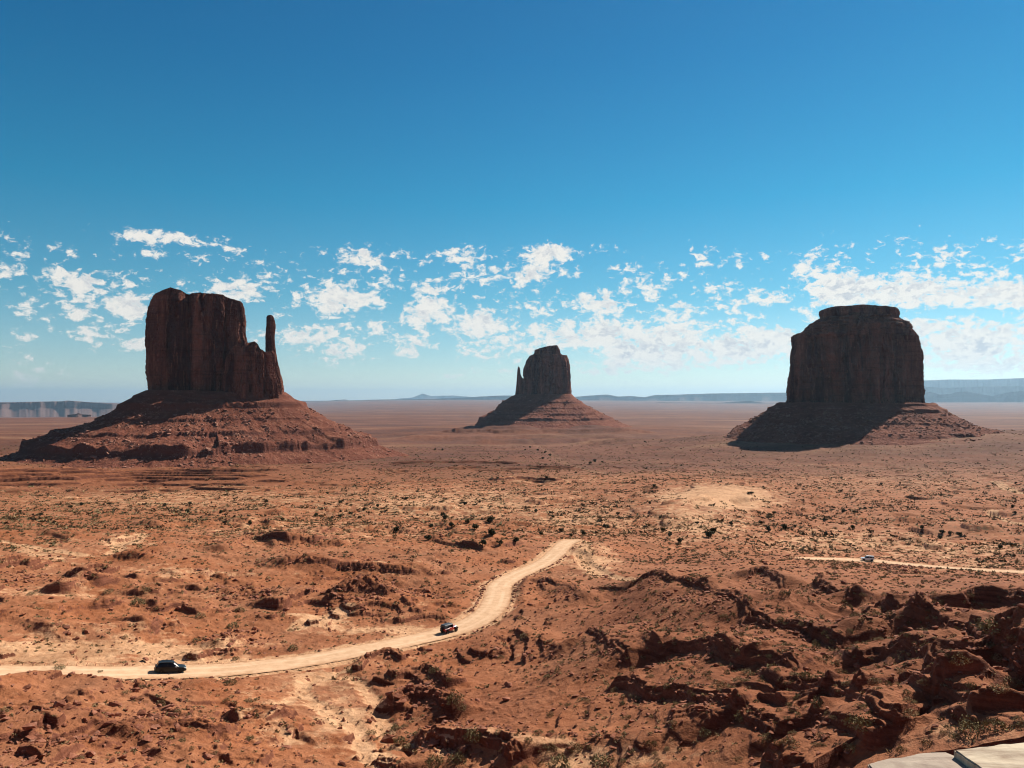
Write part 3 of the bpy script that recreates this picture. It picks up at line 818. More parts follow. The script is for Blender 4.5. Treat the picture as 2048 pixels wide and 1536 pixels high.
def make_tower(name, parent, a0, R, left, right, top, ybase, depth, doff=0.0, nexp=3.2, flute=1.0, seed=1, nth=620, nv=230, notch=(), strata=1.0, mat=None, capr=0.0, step_noise=1.0, chamfer=0.0):
    """left/right: (px,py) silhouette from base to top; top: (px,py) left->right"""
    u = np.array([math.cos(a0), -math.sin(a0)]); w = np.array([math.sin(a0), math.cos(a0)])
    c0 = w * (R + doff)
    sc = (R + doff) / R
    lx, lz = local(*np.array(left, float).T, a0, R); rx, rz = local(*np.array(right, float).T, a0, R)
    tx, tz = local(*np.array(top, float).T, a0, R)
    lx, lz, rx, rz, tx, tz = [q * sc for q in (lx, lz, rx, rz, tx, tz)]
    _, zb = local(left[0][0], ybase, a0, R); zb = float(zb) * sc
    zmax = tz.max() + 2
    v = np.linspace(0, 1, nv)
    zn = zb + v * (zmax - zb)
    ol = np.argsort(lz); orr = np.argsort(rz)
    XL = np.interp(zn, lz[ol], lx[ol]); XR = np.interp(zn, rz[orr], rx[orr])
    th = np.linspace(math.pi, -math.pi, nth, endpoint=False) + math.pi / 2
    ct, st = np.cos(th), np.sin(th)
    pc = np.sign(ct) * np.abs(ct) ** (2 / nexp); ps = np.sign(st) * np.abs(st) ** (2 / nexp)
    cx = (XL + XR)[:, None] / 2; hw = (XR - XL)[:, None] / 2
    w0 = (XR - XL)[0] / 2
    Lx = cx + hw * pc; Ly = depth / 2 * (0.25 + 0.75 * hw / w0) * ps[None, :]
    Ly = Ly * (1 - chamfer * sstep(.35, 1, pc) * (ps < 0))[None, :]
    zz = np.repeat(zn[:, None], nth, 1)
    size = w0
    arc = np.cumsum(np.hypot(np.gradient(pc * w0), np.gradient(ps * depth / 2)))[None, :]
    arc = np.repeat(arc, nv, 0)
    arc = arc + size * .22 * fbm(arc, zz * .25, size * .5, 2, .5, seed + 50)
    wav = fbm(arc, zz * 0.35, size * 0.30, 2, .5, seed)
    f = size * 0.055 * wav
    f += size * 0.040 * (np.abs(perlin((arc + 4 * perlin(arc / 30, zz / 60, seed + 9)) / (size * .17), zz / (size * 2.2), seed + 4)) * 2 - .5)
    f += size * 0.022 * (np.abs(perlin(arc / (size * .07), zz / (size * .9), seed + 5)) * 2 - .5)
    f += size * 0.012 * fbm(arc, zz * .5, size * .035, 3, .6, seed + 6)
    # stepped slabs breaking off with height
    stp = perlin(arc / (size * .22), zz / (size * .5), seed + 7)
    f += size * 0.050 * np.round(stp * 3) / 3 * step_noise
    stp2 = perlin(arc / (size * .085), zz / (size * .28), seed + 27) + .25 * perlin(arc / (size * .02), zz / (size * .1), seed + 28)
    f += size * 0.022 * np.round(stp2 * 3) / 3 * step_noise
    crk = np.abs(perlin(arc / (size * .13), zz / (size * 3.0), seed + 29))
    f -= size * 0.045 * np.exp(-(crk / .05) ** 2) * sstep(-.1, .3, perlin(arc / (size * .3), zz / size, seed + 51))
    f += size * .03 * np.round(2 * perlin(arc / (size * .35), zz / (size * .4), seed + 52)) / 2 * step_noise
    f += strata * size * 0.012 * (perlin(zz / 6.0, arc / 200, seed + 8) + .6 * perlin(zz / 2.6, arc / 120, seed + 18))
    f *= flute
    for (npx, wd, dp) in notch:
        nx = float(local(npx, ybase, a0, R)[0]) * sc
        f -= dp * np.exp(-((Lx - nx) / wd) ** 2) * (ps[None, :] < 0)
    # keep the outline of the silhouette
    f = f * (1 - 0.45 * np.abs(pc[None, :]) ** 6)
    Lx = Lx + f * ct[None, :]; Ly = Ly + f * st[None, :]
    zt = np.interp(Lx, tx, tz) + size * .02 * fbm(Lx, Ly, size * .2, 3, .5, seed + 12)
    zz = np.minimum(zz, zt)
    # cap rings
    capV = [np.stack([Lx, Ly, zz], -1)]
    base = capV[0][-1]; cxx, cyy = base[:, 0].mean(), base[:, 1].mean()
    for k in np.linspace(0.93, 0.02, 22):
        x_ = cxx + (base[:, 0] - cxx) * k; y_ = cyy + (base[:, 1] - cyy) * k
        z_ = np.interp(x_, tx, tz) + size * .02 * fbm(x_, y_, size * .2, 3, .5, seed + 12) + capr * (1 - k)
        capV.append(np.stack([x_, y_, z_], -1)[None])
    A = np.concatenate(capV, 0); n2 = A.shape[0]
    Wx = c0[0] + A[..., 0] * u[0] + A[..., 1] * w[0]; Wy = c0[1] + A[..., 0] * u[1] + A[..., 1] * w[1]
    P = np.stack([Wx, Wy, A[..., 2]], -1).reshape(-1, 3)
    P = np.concatenate([P, P[-nth:].mean(0)[None]])
    Fq = grid_faces(n2, nth, True)
    Ft = np.stack([np.full(nth, n2 * nth), np.arange(nth) + (n2 - 1) * nth, (np.arange(nth) + 1) % nth + (n2 - 1) * nth], -1)
    o = mesh_from(name, P - np.array(parent.location), Fq, Ft, [mat or M_TOWER], False, parent=parent)
    return o


TALUS_PTS = {}
def make_talus(parent, a0, R, cpx, fw, fd, zt, fl, fr, front, ledges, seed, nth=1300, nr=230, gully=4.0, rub=1.0, doff=0.0, ledge_end=2.0):
    """fl / fr: silhouette of the talus left and right as (px,py) from the cliff foot outwards"""
    u = np.array([math.cos(a0), -math.sin(a0)]); w = np.array([math.sin(a0), math.cos(a0)])
    c0 = w * (R + doff)
    lx, lz = local(*np.array(fl, float).T, a0, R); rx, rz = local(*np.array(fr, float).T, a0, R)
    cx = float(local(cpx, 800, a0, R)[0])
    dl = cx - lx; dr = rx - cx
    th = np.linspace(math.pi, -math.pi, nth, endpoint=False) + math.pi / 2
    ct, st = np.cos(th)[None, :], np.sin(th)[None, :]
    foot = 1 / ((np.abs(ct) / fw) ** 3 + (np.abs(st) / fd) ** 3) ** (1 / 3)     # tower footprint radius
    t = np.linspace(-0.12, 1.14, nr)[:, None]
    side = sstep(-1, 1, ct)
    Ll = dl[-1] - fw; Lr = dr[-1] - fw
    Rl = np.where(ct < 0, Ll * ct ** 2 + front * st ** 2, Lr * ct ** 2 + front * st ** 2)
    rad = foot + t * Rl
    # normalised height profiles against t
    tl = (dl - fw) / Ll; tr = (dr - fw) / Lr
    tt = np.repeat(t, nth, 1)
    zl = np.interp(tt, tl, lz); zr = np.interp(tt, tr, rz)
    z = zl * (1 - side) + zr * side
    zfoot = min(lz[-1], rz[-1])
    x = cx + rad * ct; y = rad * st
    ang = th[None, :] * (fw + 100)
    angr = np.repeat(ang, nr, 0)
    env = np.clip(tt * 4, 0, 1) * np.clip((1.1 - tt) * 4, 0, 1)
    angr = angr + 30 * fbm(angr, tt * 160, 150, 3, .5, seed + 60)
    z = z + env * gully * (.4 + .9 * sstep(-.3, .4, fbm(angr, tt * 20, 220, 2, .5, seed + 61))) * (ridged(angr, tt * 60, 62, 4, seed) - .3) + env * gully * .5 * fbm(x, y, 60, 3, .5, seed + 2)
    for (py, h, dec) in ledges:
        zk = float(local(cpx, py, a0, R)[1])
        zkn = zk + 2.5 * fbm(angr, tt * 10, 120, 3, .5, seed + int(py))
        am = h * (0.35 + 0.65 * sstep(-.35, .15, fbm(angr, tt * 10, 70, 3, .6, seed + 3 + int(py))))
        am = am * (1 - sstep(ledge_end - .22, ledge_end, tt))
        q = z - zkn
        z = z + am * sstep(-.9, .9, q) * np.exp(-np.maximum(q, 0) / dec)
    z = z + env * rub * (fbm(x, y, 11, 3, .6, seed + 20) * 1.6 + (ridged(x, y, 4.5, 2, seed + 21)) * .55)
    A = np.stack([x, y, z], -1)
    Wx = c0[0] + x * u[0] + y * w[0]; Wy = c0[1] + x * u[1] + y * w[1]
    kb = sstep(.88, 1.07, tt + .06 * fbm(angr, tt * 30, 60, 3, .5, seed + 40))
    gz_ = ground_z(Wx, Wy)
    z = z * (1 - kb) + (gz_ + 1.2 * (1 - sstep(1.0, 1.10, tt)) - 3 * sstep(1.02, 1.12, tt)) * kb
    P = np.stack([Wx, Wy, z], -1).reshape(-1, 3)
    o = mesh_from('talus_slope', P - np.array(parent.location), grid_faces(nr, nth, True)[:, ::-1], None, [M_TALUS], True, parent=parent)
    TALUS_PTS[parent.name] = (P.reshape(nr, nth, 3), th)
    return o


def butte_root(px, R, label, name='butte'):
    a, _ = pix_dir(px, 800); a = float(a)
    e_ = empty(name, (R * math.sin(a), R * math.cos(a), -95))
    tag(e_, label, 'butte', 'sandstone buttes rising from the desert plain')
    return e_, a


# West butte, with its thin thumb on the right
b1, a1 = butte_root(395, 1270, 'broad red sandstone butte at left with a thin thumb-like spire on its right side')
RW = 1270
make_tower('rock_tower', b1, a1, RW,
  [(299,800),(297,776),(294,745),(292,704),(292,660),(296,632),(302,608),(308,592),(318,583)],
  [(503,800),(500,760),(498,720),(496,687),(491,666),(490,643),(488,618),(484,608),(480,603)],
  [(290,592),(308,589),(328,583),(342,579),(362,584),(373,591),(403,590),(444,593),(458,600),(482,605),(500,612)], 800, 68, 14, 3.0, 1.0, 3,
  notch=((372, 7, 16), (455, 6, 10), (330, 5, 6), (412, 4, 6)))
make_tower('rock_buttress', b1, a1, RW,
  [(440,800),(443,770),(447,735),(452,710),(460,695),(472,690)],
  [(571,800),(568,786),(566,772),(561,757),(557,735),(552,712),(546,704)],
  [(430,742),(447,716),(458,699),(470,692),(482,696),(492,688),(506,685),(513,690),(517,699),(530,706),(545,702),(552,708),(557,725),(561,750),(567,770),(575,790)], 800, 80, -14, 2.8, 1.0, 33, nth=460, nv=170, notch=((497, 4, 7), (530, 4, 8)))
make_tower('rock_spire', b1, a1, RW,
  [(528,790),(529,740),(531,700),(531,670),(533,645),(533,634),(535,631)],
  [(560,790),(557,735),(552,705),(549,677),(551,655),(550,643),(547,634),(545,631)],
  [(528,634),(533,631.5),(540,630),(546,632),(552,637)], 790, 16, -12, 2.6, 0.7, 53, nth=160, nv=200, strata=2.0)
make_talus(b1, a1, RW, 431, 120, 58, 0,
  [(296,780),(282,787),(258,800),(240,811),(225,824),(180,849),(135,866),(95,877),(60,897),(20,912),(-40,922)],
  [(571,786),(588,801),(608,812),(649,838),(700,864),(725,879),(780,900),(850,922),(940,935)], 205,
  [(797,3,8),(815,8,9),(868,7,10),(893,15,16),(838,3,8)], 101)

# East butte, smaller and farther, thumb on its left
b2, a2 = butte_root(1095, 2850, 'small distant red butte in the middle with a short thumb spire on its left')
RE = 2850
make_tower('rock_tower', b2, a2, RE,
  [(1043,800),(1044,775),(1048,757),(1049,738),(1053,722),(1060,712),(1068,709),(1069,701),(1076,698)],
  [(1143,800),(1142,785),(1140,762),(1138,730),(1136,718),(1133,711),(1122,709),(1120,701),(1117,694)],
  [(1040,712),(1060,710.5),(1068.5,708),(1069.5,700.5),(1083,697),(1090,695),(1103,692.5),(1115,692),(1119.5,700),(1121,708),(1133,710),(1145,711)], 800, 150, 6, 3.2, 1.0, 7, nth=420, nv=170, notch=((1128, 6, 14),))
make_tower('rock_spire', b2, a2, RE,
  [(1029,800),(1031,785),(1033,767),(1034,750),(1035,740),(1036,735)],
  [(1056,800),(1054,775),(1048,760),(1043,753),(1041,748),(1040.5,740),(1039,735)],
  [(1028,735),(1035,734),(1038,733),(1042,740),(1048,758),(1060,765)], 800, 60, -6, 2.6, 0.35, 57, nth=140, nv=110)
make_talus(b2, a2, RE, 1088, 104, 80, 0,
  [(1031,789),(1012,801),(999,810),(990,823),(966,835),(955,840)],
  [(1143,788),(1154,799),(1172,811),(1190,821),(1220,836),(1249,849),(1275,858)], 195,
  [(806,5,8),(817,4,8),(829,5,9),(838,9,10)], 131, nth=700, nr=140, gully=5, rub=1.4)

# Massive butte at right
b3, a3 = butte_root(1710, 1600, 'massive flat topped red butte at right with a layered cap and no spire')
RM = 1600
make_tower('rock_tower', b3, a3, RM,
  [(1573,812),(1576,799),(1577,766),(1580,724),(1582,690),(1583,676),(1590,671),(1600,669),(1606,663)],
  [(1848,812),(1845,794),(1846,750),(1842,712),(1836,675),(1828,662),(1822,655)],
  [(1570,673),(1585,670),(1602,668),(1612,660),(1650,655),(1720,650),(1800,651),(1822,656),(1836,668),(1850,690)], 812, 160, 14, 2.6, 1.0, 13, nth=760, chamfer=.85,
  notch=((1693, 5, 12), (1740, 4, 8), (1792, 5, 10), (1640, 4, 6), (1815, 4, 8)))
make_tower('summit_slab', b3, a3, RM,
  [(1641,650),(1641,637),(1639,632),(1639,627),(1642,623)],
  [(1797,650),(1796,636),(1798,630),(1797,624),(1794,620)],
  [(1636,627),(1641,625),(1660,621),(1678,618.5),(1700,618),(1726,615.5),(1740,617),(1773,619),(1795,620),(1800,624)], 650, 120, 20, 4.0, 0.6, 19, nth=420, nv=60, strata=3.0, step_noise=.7)
make_tower('cap_rock', b3, a3, RM,
  [(1596,680),(1603,668),(1612,658),(1620,651),(1632,644),(1642,638)],
  [(1832,680),(1826,662),(1822,653),(1820,645),(1806,640),(1798,637)],
  [(1596,672),(1602,666),(1610,664),(1612,656),(1622,651),(1628,645),(1640,637),(1700,634),(1790,634),(1800,638),(1806,644),(1821,646),(1826,655)], 680, 160, 10, 2.6, 0.9, 17, nth=420, nv=130, strata=5.0, step_noise=.5)
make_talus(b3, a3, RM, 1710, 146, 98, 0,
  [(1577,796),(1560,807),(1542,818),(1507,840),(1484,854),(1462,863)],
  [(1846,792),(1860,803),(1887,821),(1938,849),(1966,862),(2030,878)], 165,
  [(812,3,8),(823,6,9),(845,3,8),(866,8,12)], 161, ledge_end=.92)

# ------------------------------------------------------------------ far mesas and mountains on the horizon
def far_ridge(name, pts, D, thick, label, seed, talus=0.5, zb=-410, rough=1.0):
    px = np.array([p[0] for p in pts], float); py = np.array([p[1] for p in pts], float)
    n = 500
    xs = np.linspace(px[0], px[-1], n); ys = np.interp(xs, px, py)
    a, t = pix_dir(xs, ys)
    a0 = 0.5 * (a[0] + a[-1])
    r = D / np.cos(np.clip(a - a0, -0.6, 0.6)) * (1 + 0.02 * fbm(xs, xs * 0 + 1.5, 60, 3, .5, seed))
    zt = t * r * (1 + 0.0 * xs) + rough * D * .00035 * fbm(xs, xs * 0, 22, 4, .6, seed + 1)
    # cross-section from the front foot over the top to the back
    H = (zt - zb)
    prof = [(-1.0, 0.0), (-0.75, .14), (-0.5, .30), (-0.28, .46), (-0.22, .52), (-0.15, .56), (-0.09, .62), (-0.045, .9), (-0.02, .98), (0.0, 1.0), (0.4, 1.0), (0.8, 1.0), (1.0, 0.0)]
    rows = []
    for k, (o_, h_) in enumerate(prof):
        gl = fbm(xs, np.full(n, k * .6), 34, 4, .5, seed + 5)
        off = o_ * H * (.55 + .45 * (k < 5)) * (talus / .5) if o_ < 0 else o_ * thick
        off = off + (gl * H * 0.5 if o_ < 0 else 0)
        rr_ = r + off
        rows.append(np.stack([rr_ * np.sin(a), rr_ * np.cos(a), zb + H * h_], -1))
    P = np.stack(rows, 0)
    o = mesh_from(name, P.reshape(-1, 3), grid_faces(len(prof), n)[:, ::-1], None, [M_MESA], True)
    tag(o, label, 'mesa', kind='structure')
    return o
far_ridge('mesa', [(-400,812),(-200,806),(-60,806),(20,805),(60,804),(125,803),(135,801),(180,805),(240,808),(300,812)], 21000, 4000, 'long low blue mesa on the left horizon', 201, .6)
far_ridge('hills', [(560,812),(590,805),(640,805),(655,802),(670,800),(690,799),(705,802),(760,804),(900,802)], 42000, 6000, 'low hazy hills on the horizon beside the left butte', 205, zb=-60)
far_ridge('mountain', [(760,803),(800,797),(825,795),(845,787),(862,792),(905,791),(960,795),(1010,799)], 60000, 8000, 'pale far mountain on the horizon', 209, zb=-60)
far_ridge('mesa', [(700,801),(760,799),(870,798),(895,796),(935,795),(960,793),(1000,791),(1040,791),(1100,795),(1135,795),(1180,791),(1215,789),(1235,793),(1260,792),(1290,794),(1310,790),(1360,789),(1420,787),(1580,785),(1700,783),(1850,780)], 36000, 8000, 'long blue mesa on the horizon between the middle and right buttes', 213, zb=-60)
far_ridge('hills', [(1080,815),(1130,807),(1180,808),(1230,806),(1280,808),(1320,805),(1440,806),(1475,803),(1500,802),(1530,806),(1600,808),(1660,813)], 27000, 2500, 'low broken hills in front of the blue mesa', 217, .5, zb=-120)
far_ridge('mesa', [(1780,778),(1845,776),(1855,774),(1900,776),(1960,773),(2060,772),(2300,770)], 38000, 9000, 'dark blue mesa on the right horizon', 221, zb=-60)
far_ridge('hills', [(1780,800),(1850,785),(1862,784),(1880,789),(1900,788),(1915,784),(1935,783),(1960,788),(1985,792),(2020,784),(2048,782),(2150,786),(2300,790)], 31000, 2500, 'low blue cliffs in front of the right hand mesa', 225, zb=-120)
far_ridge('mesa', [(1700,764),(1845,761),(1900,759),(1970,759),(2048,756),(2300,755)], 46000, 9000, 'pale distant mesa above the right horizon', 229, rough=.4, zb=-60)
far_ridge('hills', [(134,829.8),(149,828.6),(154,827.4),(157,825.6),(160,827.4),(166,828.8),(182,829.8)], 9300, 100, 'tiny pointed hill on the plain at far left', 233, rough=.05, zb=-184)

# ------------------------------------------------------------------ loose rocks
def rock_mesh(seed, n=13, flat=.62):
    r_ = np.random.default_rng(seed)
    bm = bmesh.new()
    for _ in range(n):
        p = r_.normal(size=3); p /= np.linalg.norm(p); p = np.sign(p) * np.abs(p) ** .6
        p *= r_.uniform(.8, 1.05) * .5
        bm.verts.new((p[0] * r_.uniform(.9, 1.2), p[1], p[2] * flat))
    res = bmesh.ops.convex_hull(bm, input=bm.verts)
    bmesh.ops.delete(bm, geom=[v for v in bm.verts if not v.link_faces], context='VERTS')
    bmesh.ops.triangulate(bm, faces=bm.faces)
    bm.verts.index_update()
    V = np.array([v.co[:] for v in bm.verts]); T = np.array([[v.index for v in f.verts] for f in bm.faces])
    bm.free(); return V, T
ROCKS = [rock_mesh(300 + k, 9 + k % 5, (.5, .62, .75, .4)[k % 4]) for k in range(12)]


def merge(name, shapes, kinds, pos, scl, rz, mats, midx=None, tilt=0.0, smooth=False):
    Vs, Ts, Ms = [], [], []; o = 0
    for k, (V_, T_) in enumerate(shapes):
        sel = np.nonzero(kinds == k)[0]
        if not len(sel): continue
        c, s = np.cos(rz[sel]), np.sin(rz[sel]); S = scl[sel]
        v = V_[None] * S[:, None, :]
        x = v[..., 0] * c[:, None] - v[..., 1] * s[:, None]; y = v[..., 0] * s[:, None] + v[..., 1] * c[:, None]; z = v[..., 2]
        if tilt:
            tx = tilt * np.sin(sel * 12.9898); z = z + x * tx[:, None]
        v = np.stack([x, y, z], -1) + pos[sel][:, None, :]
        Vs.append(v.reshape(-1, 3))
        Ts.append((T_[None] + (np.arange(len(sel)) * len(V_))[:, None, None] + o).reshape(-1, 3)); o += len(sel) * len(V_)
        if midx is not None: Ms.append(np.repeat(midx[sel], len(T_)))
    return mesh_from(name, np.concatenate(Vs), None, np.concatenate(Ts), mats, smooth, midx=np.concatenate(Ms) if midx is not None else None)

# sample positions uniformly over the picture's ground, then keep by local density
def sample_ground(n, rmin, rmax, power=1.0, amax=0.66):
    """random points, density falling with range (r^-power per unit area)"""
    u_ = rng.random(n)
    k = 2 - power
    r = (rmin ** k + u_ * (rmax ** k - rmin ** k)) ** (1 / k) if abs(k) > 1e-6 else rmin * (rmax / rmin) ** u_
    a = rng.uniform(-amax, amax, n)
    return r * np.sin(a), r * np.cos(a), r

RX, RY, RRr = sample_ground(300000, 60, 330, 1.2)
tal = bil(TAL, RX, RY)
pxr, pyr = world_pix(RX, RY, bil(Z0, RX, RY))
def pb(px, py, rx, ry, w=1): return w * np.exp(-(((pxr - px) / rx) ** 2 + ((pyr - py) / ry) ** 2))
dr = 0.55 * tal * (tal > .12) * (0.25 + 1.3 * sstep(-.1, .35, fbm(RX, RY, 9, 2, .5, 81)))
for q in [(60,1500,120,50,.55),(250,1480,130,40,.4),(330,1450,60,26,.5),(120,1425,60,16,.2),(300,1390,120,24,.2),(470,1475,80,40,.18),(850,1400,55,30,.75),(930,1490,110,24,.65),(560,1510,60,20,.15),
          (500,1190,60,14,.9),(730,1203,55,20,1.0),(830,1195,50,14,.7),(60,1155,40,12,.5),(470,1285,60,18,.6),(1850,1290,70,30,.35),(1550,1290,60,30,.2),(180,1370,60,14,.2),(1800,1132,30,10,1.0)]:
    dr = np.maximum(dr, pb(*q))
dr = np.maximum(dr, 0.02 + .10 * sstep(.1, .4, fbm(RX, RY, 14, 3, .5, 82)))
rdd = bil(np.minimum(RD, 50), RX, RY)
keep = (rng.random(len(RX)) < dr * 0.55) & (rdd > 0.6)
RX, RY, RRr = RX[keep], RY[keep], RRr[keep]
sz = np.clip(rng.lognormal(-1.1, 0.62, len(RX)), .14, 2.0) * (0.75 + 0.25 * np.clip(RRr / 100, 0, 2))
sz = np.where(RX > 5, np.minimum(sz, .45 + RRr / 260), np.minimum(sz, 1.5))
# stones pushed to the road edges
ex, ey, es = [], [], []
def edge_rocks(L, hw, s0, s1, side, dens):
    d = np.gradient(L[:, :2], axis=0); d /= np.hypot(d[:, 0], d[:, 1])[:, None] + 1e-9
    for i in range(s0, min(s1, len(L) - 1)):
        for _ in range(rng.poisson(dens)):
            off_ = side * (hw + .5 + abs(rng.normal()) * .55)
            p = L[i, :2] + np.array([-d[i, 1], d[i, 0]]) * off_ + rng.normal(size=2) * .2
            ex.append(p[0]); ey.append(p[1]); es.append(rng.uniform(.3, .95))
def ridx(px): # index on the main road nearest a photo column
    p_, _ = world_pix(R1[:, 0], R1[:, 1], R1[:, 2]); return p_
ppx = ridx(0); ppy = world_pix(R1[:, 0], R1[:, 1], R1[:, 2])[1]
iA = int(np.argmin(np.hypot(ppx - 960, ppy - 1236))); iB = int(np.argmin(np.hypot(ppx - 1040, ppy - 1146))); iC = int(np.argmin(np.hypot(ppx - 1130, ppy - 1088)))
edge_rocks(R1, 3.45, iA, iB, 1, 1.1); edge_rocks(R1, 3.45, iA - 20, iC, -1, .9); edge_rocks(R1, 3.45, 20, iA, 1, .12); edge_rocks(R1, 3.45, 20, iA, -1, .18)
RX = np.concatenate([RX, ex]); RY = np.concatenate([RY, ey]); sz = np.concatenate([sz, es])
RRr = np.hypot(RX, RY)
rp, rq = world_pix(RX, RY, ground_z(RX, RY))
vis = (rp > -40) & (rp < 2088) & (rq < 1560)
app = np.where(vis, sz / RRr, 0)
order = np.argsort(-app)
NBIG = 300
big = order[:NBIG]; rest = order[NBIG:]
kinds = rng.integers(0, 12, len(RX)); rzr = rng.uniform(0, 6.28, len(RX))
asp = np.stack([rng.uniform(.75, 1.35, len(RX)), rng.uniform(.7, 1.2, len(RX)), rng.uniform(.6, 1.15, len(RX))], -1)
gz = ground_z(RX, RY)
pos = np.stack([RX, RY, gz + sz * .12], -1)
o = merge('rubble', ROCKS, kinds[rest], pos[rest], (asp * sz[:, None])[rest], rzr[rest], [M_BOULDER], tilt=.25)
tag(o, 'small red stones scattered over the slopes and below the ledges', 'rubble', kind='stuff')

rock_me = []
for k, (V_, T_) in enumerate(ROCKS):
    t_o = mesh_from('boulder', V_, None, T_, [M_BOULDER], False)
    rock_me.append(t_o.data); bpy.data.objects.remove(t_o)
def zone_rock(px, py, s):
    big_ = 'large' if s > 1.3 else 'small' if s < .75 else 'middling'
    if px < 600:
        if py > 1440: w_ = 'in the boulder field at the bottom left'
        elif py > 1355: w_ = 'on the red slope below the road at left'
        else: w_ = 'on the rough ground beyond the road at left'
    elif px < 1100:
        if py > 1440: w_ = 'in the shaded pile near the bottom centre'
        elif py > 1340: w_ = 'in the dark rock pile left of the bare slope'
        else: w_ = 'beside the middle stretch of the dirt road'
    else:
        if py > 1420: w_ = 'among the nearest ledges at the lower right'
        elif py > 1260: w_ = 'below the middle ledges of the right hand ridges'
        else: w_ = 'below the far ledges of the right hand ridges'
    return f'{big_} angular red sandstone rock {w_}', 'boulders ' + w_
for i in big:
    o = bpy.data.objects.new('boulder', rock_me[kinds[i]]); COL.objects.link(o)
    o.location = pos[i]; o.rotation_euler = (rng.uniform(-.25, .25), rng.uniform(-.25, .25), rzr[i]); o.scale = asp[i] * sz[i]
    lb, gp = zone_rock(rp[i], rq[i], sz[i]); tag(o, lb, 'boulder', gp)

# boulders on the talus of each butte: one part each
for root, n_, smin, smax in ((b1, 4200, 1.6, 8.0), (b3, 3200, 1.8, 9), (b2, 700, 3, 10)):
    P, th = TALUS_PTS[root.name]; nr_, nt_, _ = P.shape
    ii = (nr_ * (0.16 + 0.76 * rng.random(n_ * 3))).astype(int)
    front = np.nonzero(np.sin(th) < 0.25)[0]; jj = rng.choice(front, n_ * 3)
    cl_n = fbm(jj * 1.0, ii * 1.5, 60, 3, .6, 91)
    k = np.nonzero(cl_n > 0.0 + .25 * (rng.random(n_ * 3) - .5))[0][:n_]
    pp = P[ii[k], jj[k]] - np.array(root.location)
    s_ = smin * (smax / smin) ** (rng.random(len(k)) ** 2.6)
    o = merge('loose_boulders', ROCKS, rng.integers(0, 12, len(k)), pp, s_[:, None] * rng.uniform(.6, 1.2, (len(k), 3)), rng.uniform(0, 6.28, len(k)), [M_BOULDER_BIG], tilt=.3)
    o.parent = root; tag(o, kind='stuff')

# ------------------------------------------------------------------ shrubs and junipers
def tuft(seed, n, leaf, h=.75, core=True, up=.5):
    """dome of small leaf-sized triangles; returns verts, tris (unit radius ~ .5)"""
    r_ = np.random.default_rng(seed); V_, T_ = [], []
    for k in range(n):
        d = r_.normal(size=3); d[2] = abs(d[2]) * .9; d /= np.linalg.norm(d)
        lump = 1 + .22 * math.sin(3 * math.atan2(d[1], d[0]) + seed) + .12 * math.sin(7 * d[2] + 5 * d[0] + seed)
        p = d * r_.uniform(.45, 1.0) ** .5 * .5 * lump; p[2] *= h * 1.3
        t1 = r_.normal(size=3); t1[2] += up; t1 /= np.linalg.norm(t1); t2 = np.cross(t1, r_.normal(size=3)); t2 /= np.linalg.norm(t2) + 1e-6
        L_ = leaf * r_.uniform(.6, 1.4)
        i0 = len(V_); V_ += [p - t2 * L_ * .4, p + t2 * L_ * .4, p + t1 * L_ * 1.3]; T_.append((i0, i0 + 1, i0 + 2))
    return np.array(V_), np.array(T_)
def lowdome(seed):
    r_ = np.random.default_rng(seed)
    n = 7; V_ = []
    for k in range(n):
        a = 6.283 * k / n; q = r_.uniform(.38, .56); V_.append((q * math.cos(a), q * math.sin(a), -.05))
    for k in range(5):
        a = 6.283 * (k + r_.random() * .5) / 5; q = r_.uniform(.2, .42); V_.append((q * math.cos(a), q * math.sin(a), r_.uniform(.28, .5)))
    V_.append((r_.uniform(-.1, .1), r_.uniform(-.1, .1), r_.uniform(.4, .6)))
    bm = bmesh.new()
    for v in V_: bm.verts.new(v)
    bmesh.ops.convex_hull(bm, input=bm.verts); bmesh.ops.delete(bm, geom=[v for v in bm.verts if not v.link_faces], context='VERTS')
    bmesh.ops.triangulate(bm, faces=bm.faces); bm.verts.index_update()
    V2 = np.array([v.co[:] for v in bm.verts]); T2 = np.array([[v.index for v in f.verts] for f in bm.faces]); bm.free()
    return V2, T2
TUFT_HI = [tuft(500 + k, 520, .06, .75) for k in range(5)] + [tuft(520 + k, 420, .075, .9, up=1.6) for k in range(3)]
TUFT_MD = [tuft(540 + k, 26, .32, .7) for k in range(5)]
TUFT_LO = [tuft(560 + k, 9, .5, .6) for k in range(4)]

# near shrubs
SX, SY, SR = sample_ground(90000, 60, 420, 1.0)
pxr, pyr = world_pix(SX, SY, bil(Z0, SX, SY))
den = 0.10 + 0.25 * sstep(-.2, .4, fbm(SX, SY, 22, 3, .5, 101))
den += 0.30 * sstep(230, 330, SR)
for q in [(1450,1330,380,160,.55),(1700,1300,300,160,.6),(1880,1240,120,40,.3),(1250,1220,150,50,.35),(1150,1300,120,40,.15),(300,1180,400,60,.25),(820,1470,60,50,.5),(960,1500,120,26,.4),(1800,1100,300,26,.1),(1380,1070,90,40,.4),(950,1080,200,50,.3),(1880,1470,60,30,.4)]:
    den = np.maximum(den, pb(*q)) if q[4] > .12 else den
den -= pb(1000,1420,140,60,.25) + pb(60,1390,120,40,.3) + pb(620,1400,90,80,.2) + pb(1600,1175,90,16,.3) + pb(1420,995,90,22,.5)
rdd = bil(np.minimum(RD, 50), SX, SY)
keep = (rng.random(len(SX)) < den * .55) & (rdd > .9)
SX, SY, SR = SX[keep], SY[keep], SR[keep]
ss = np.clip(rng.lognormal(-.62, .38, len(SX)), .25, 1.6) * (0.85 + .45 * sstep(120, 330, SR))
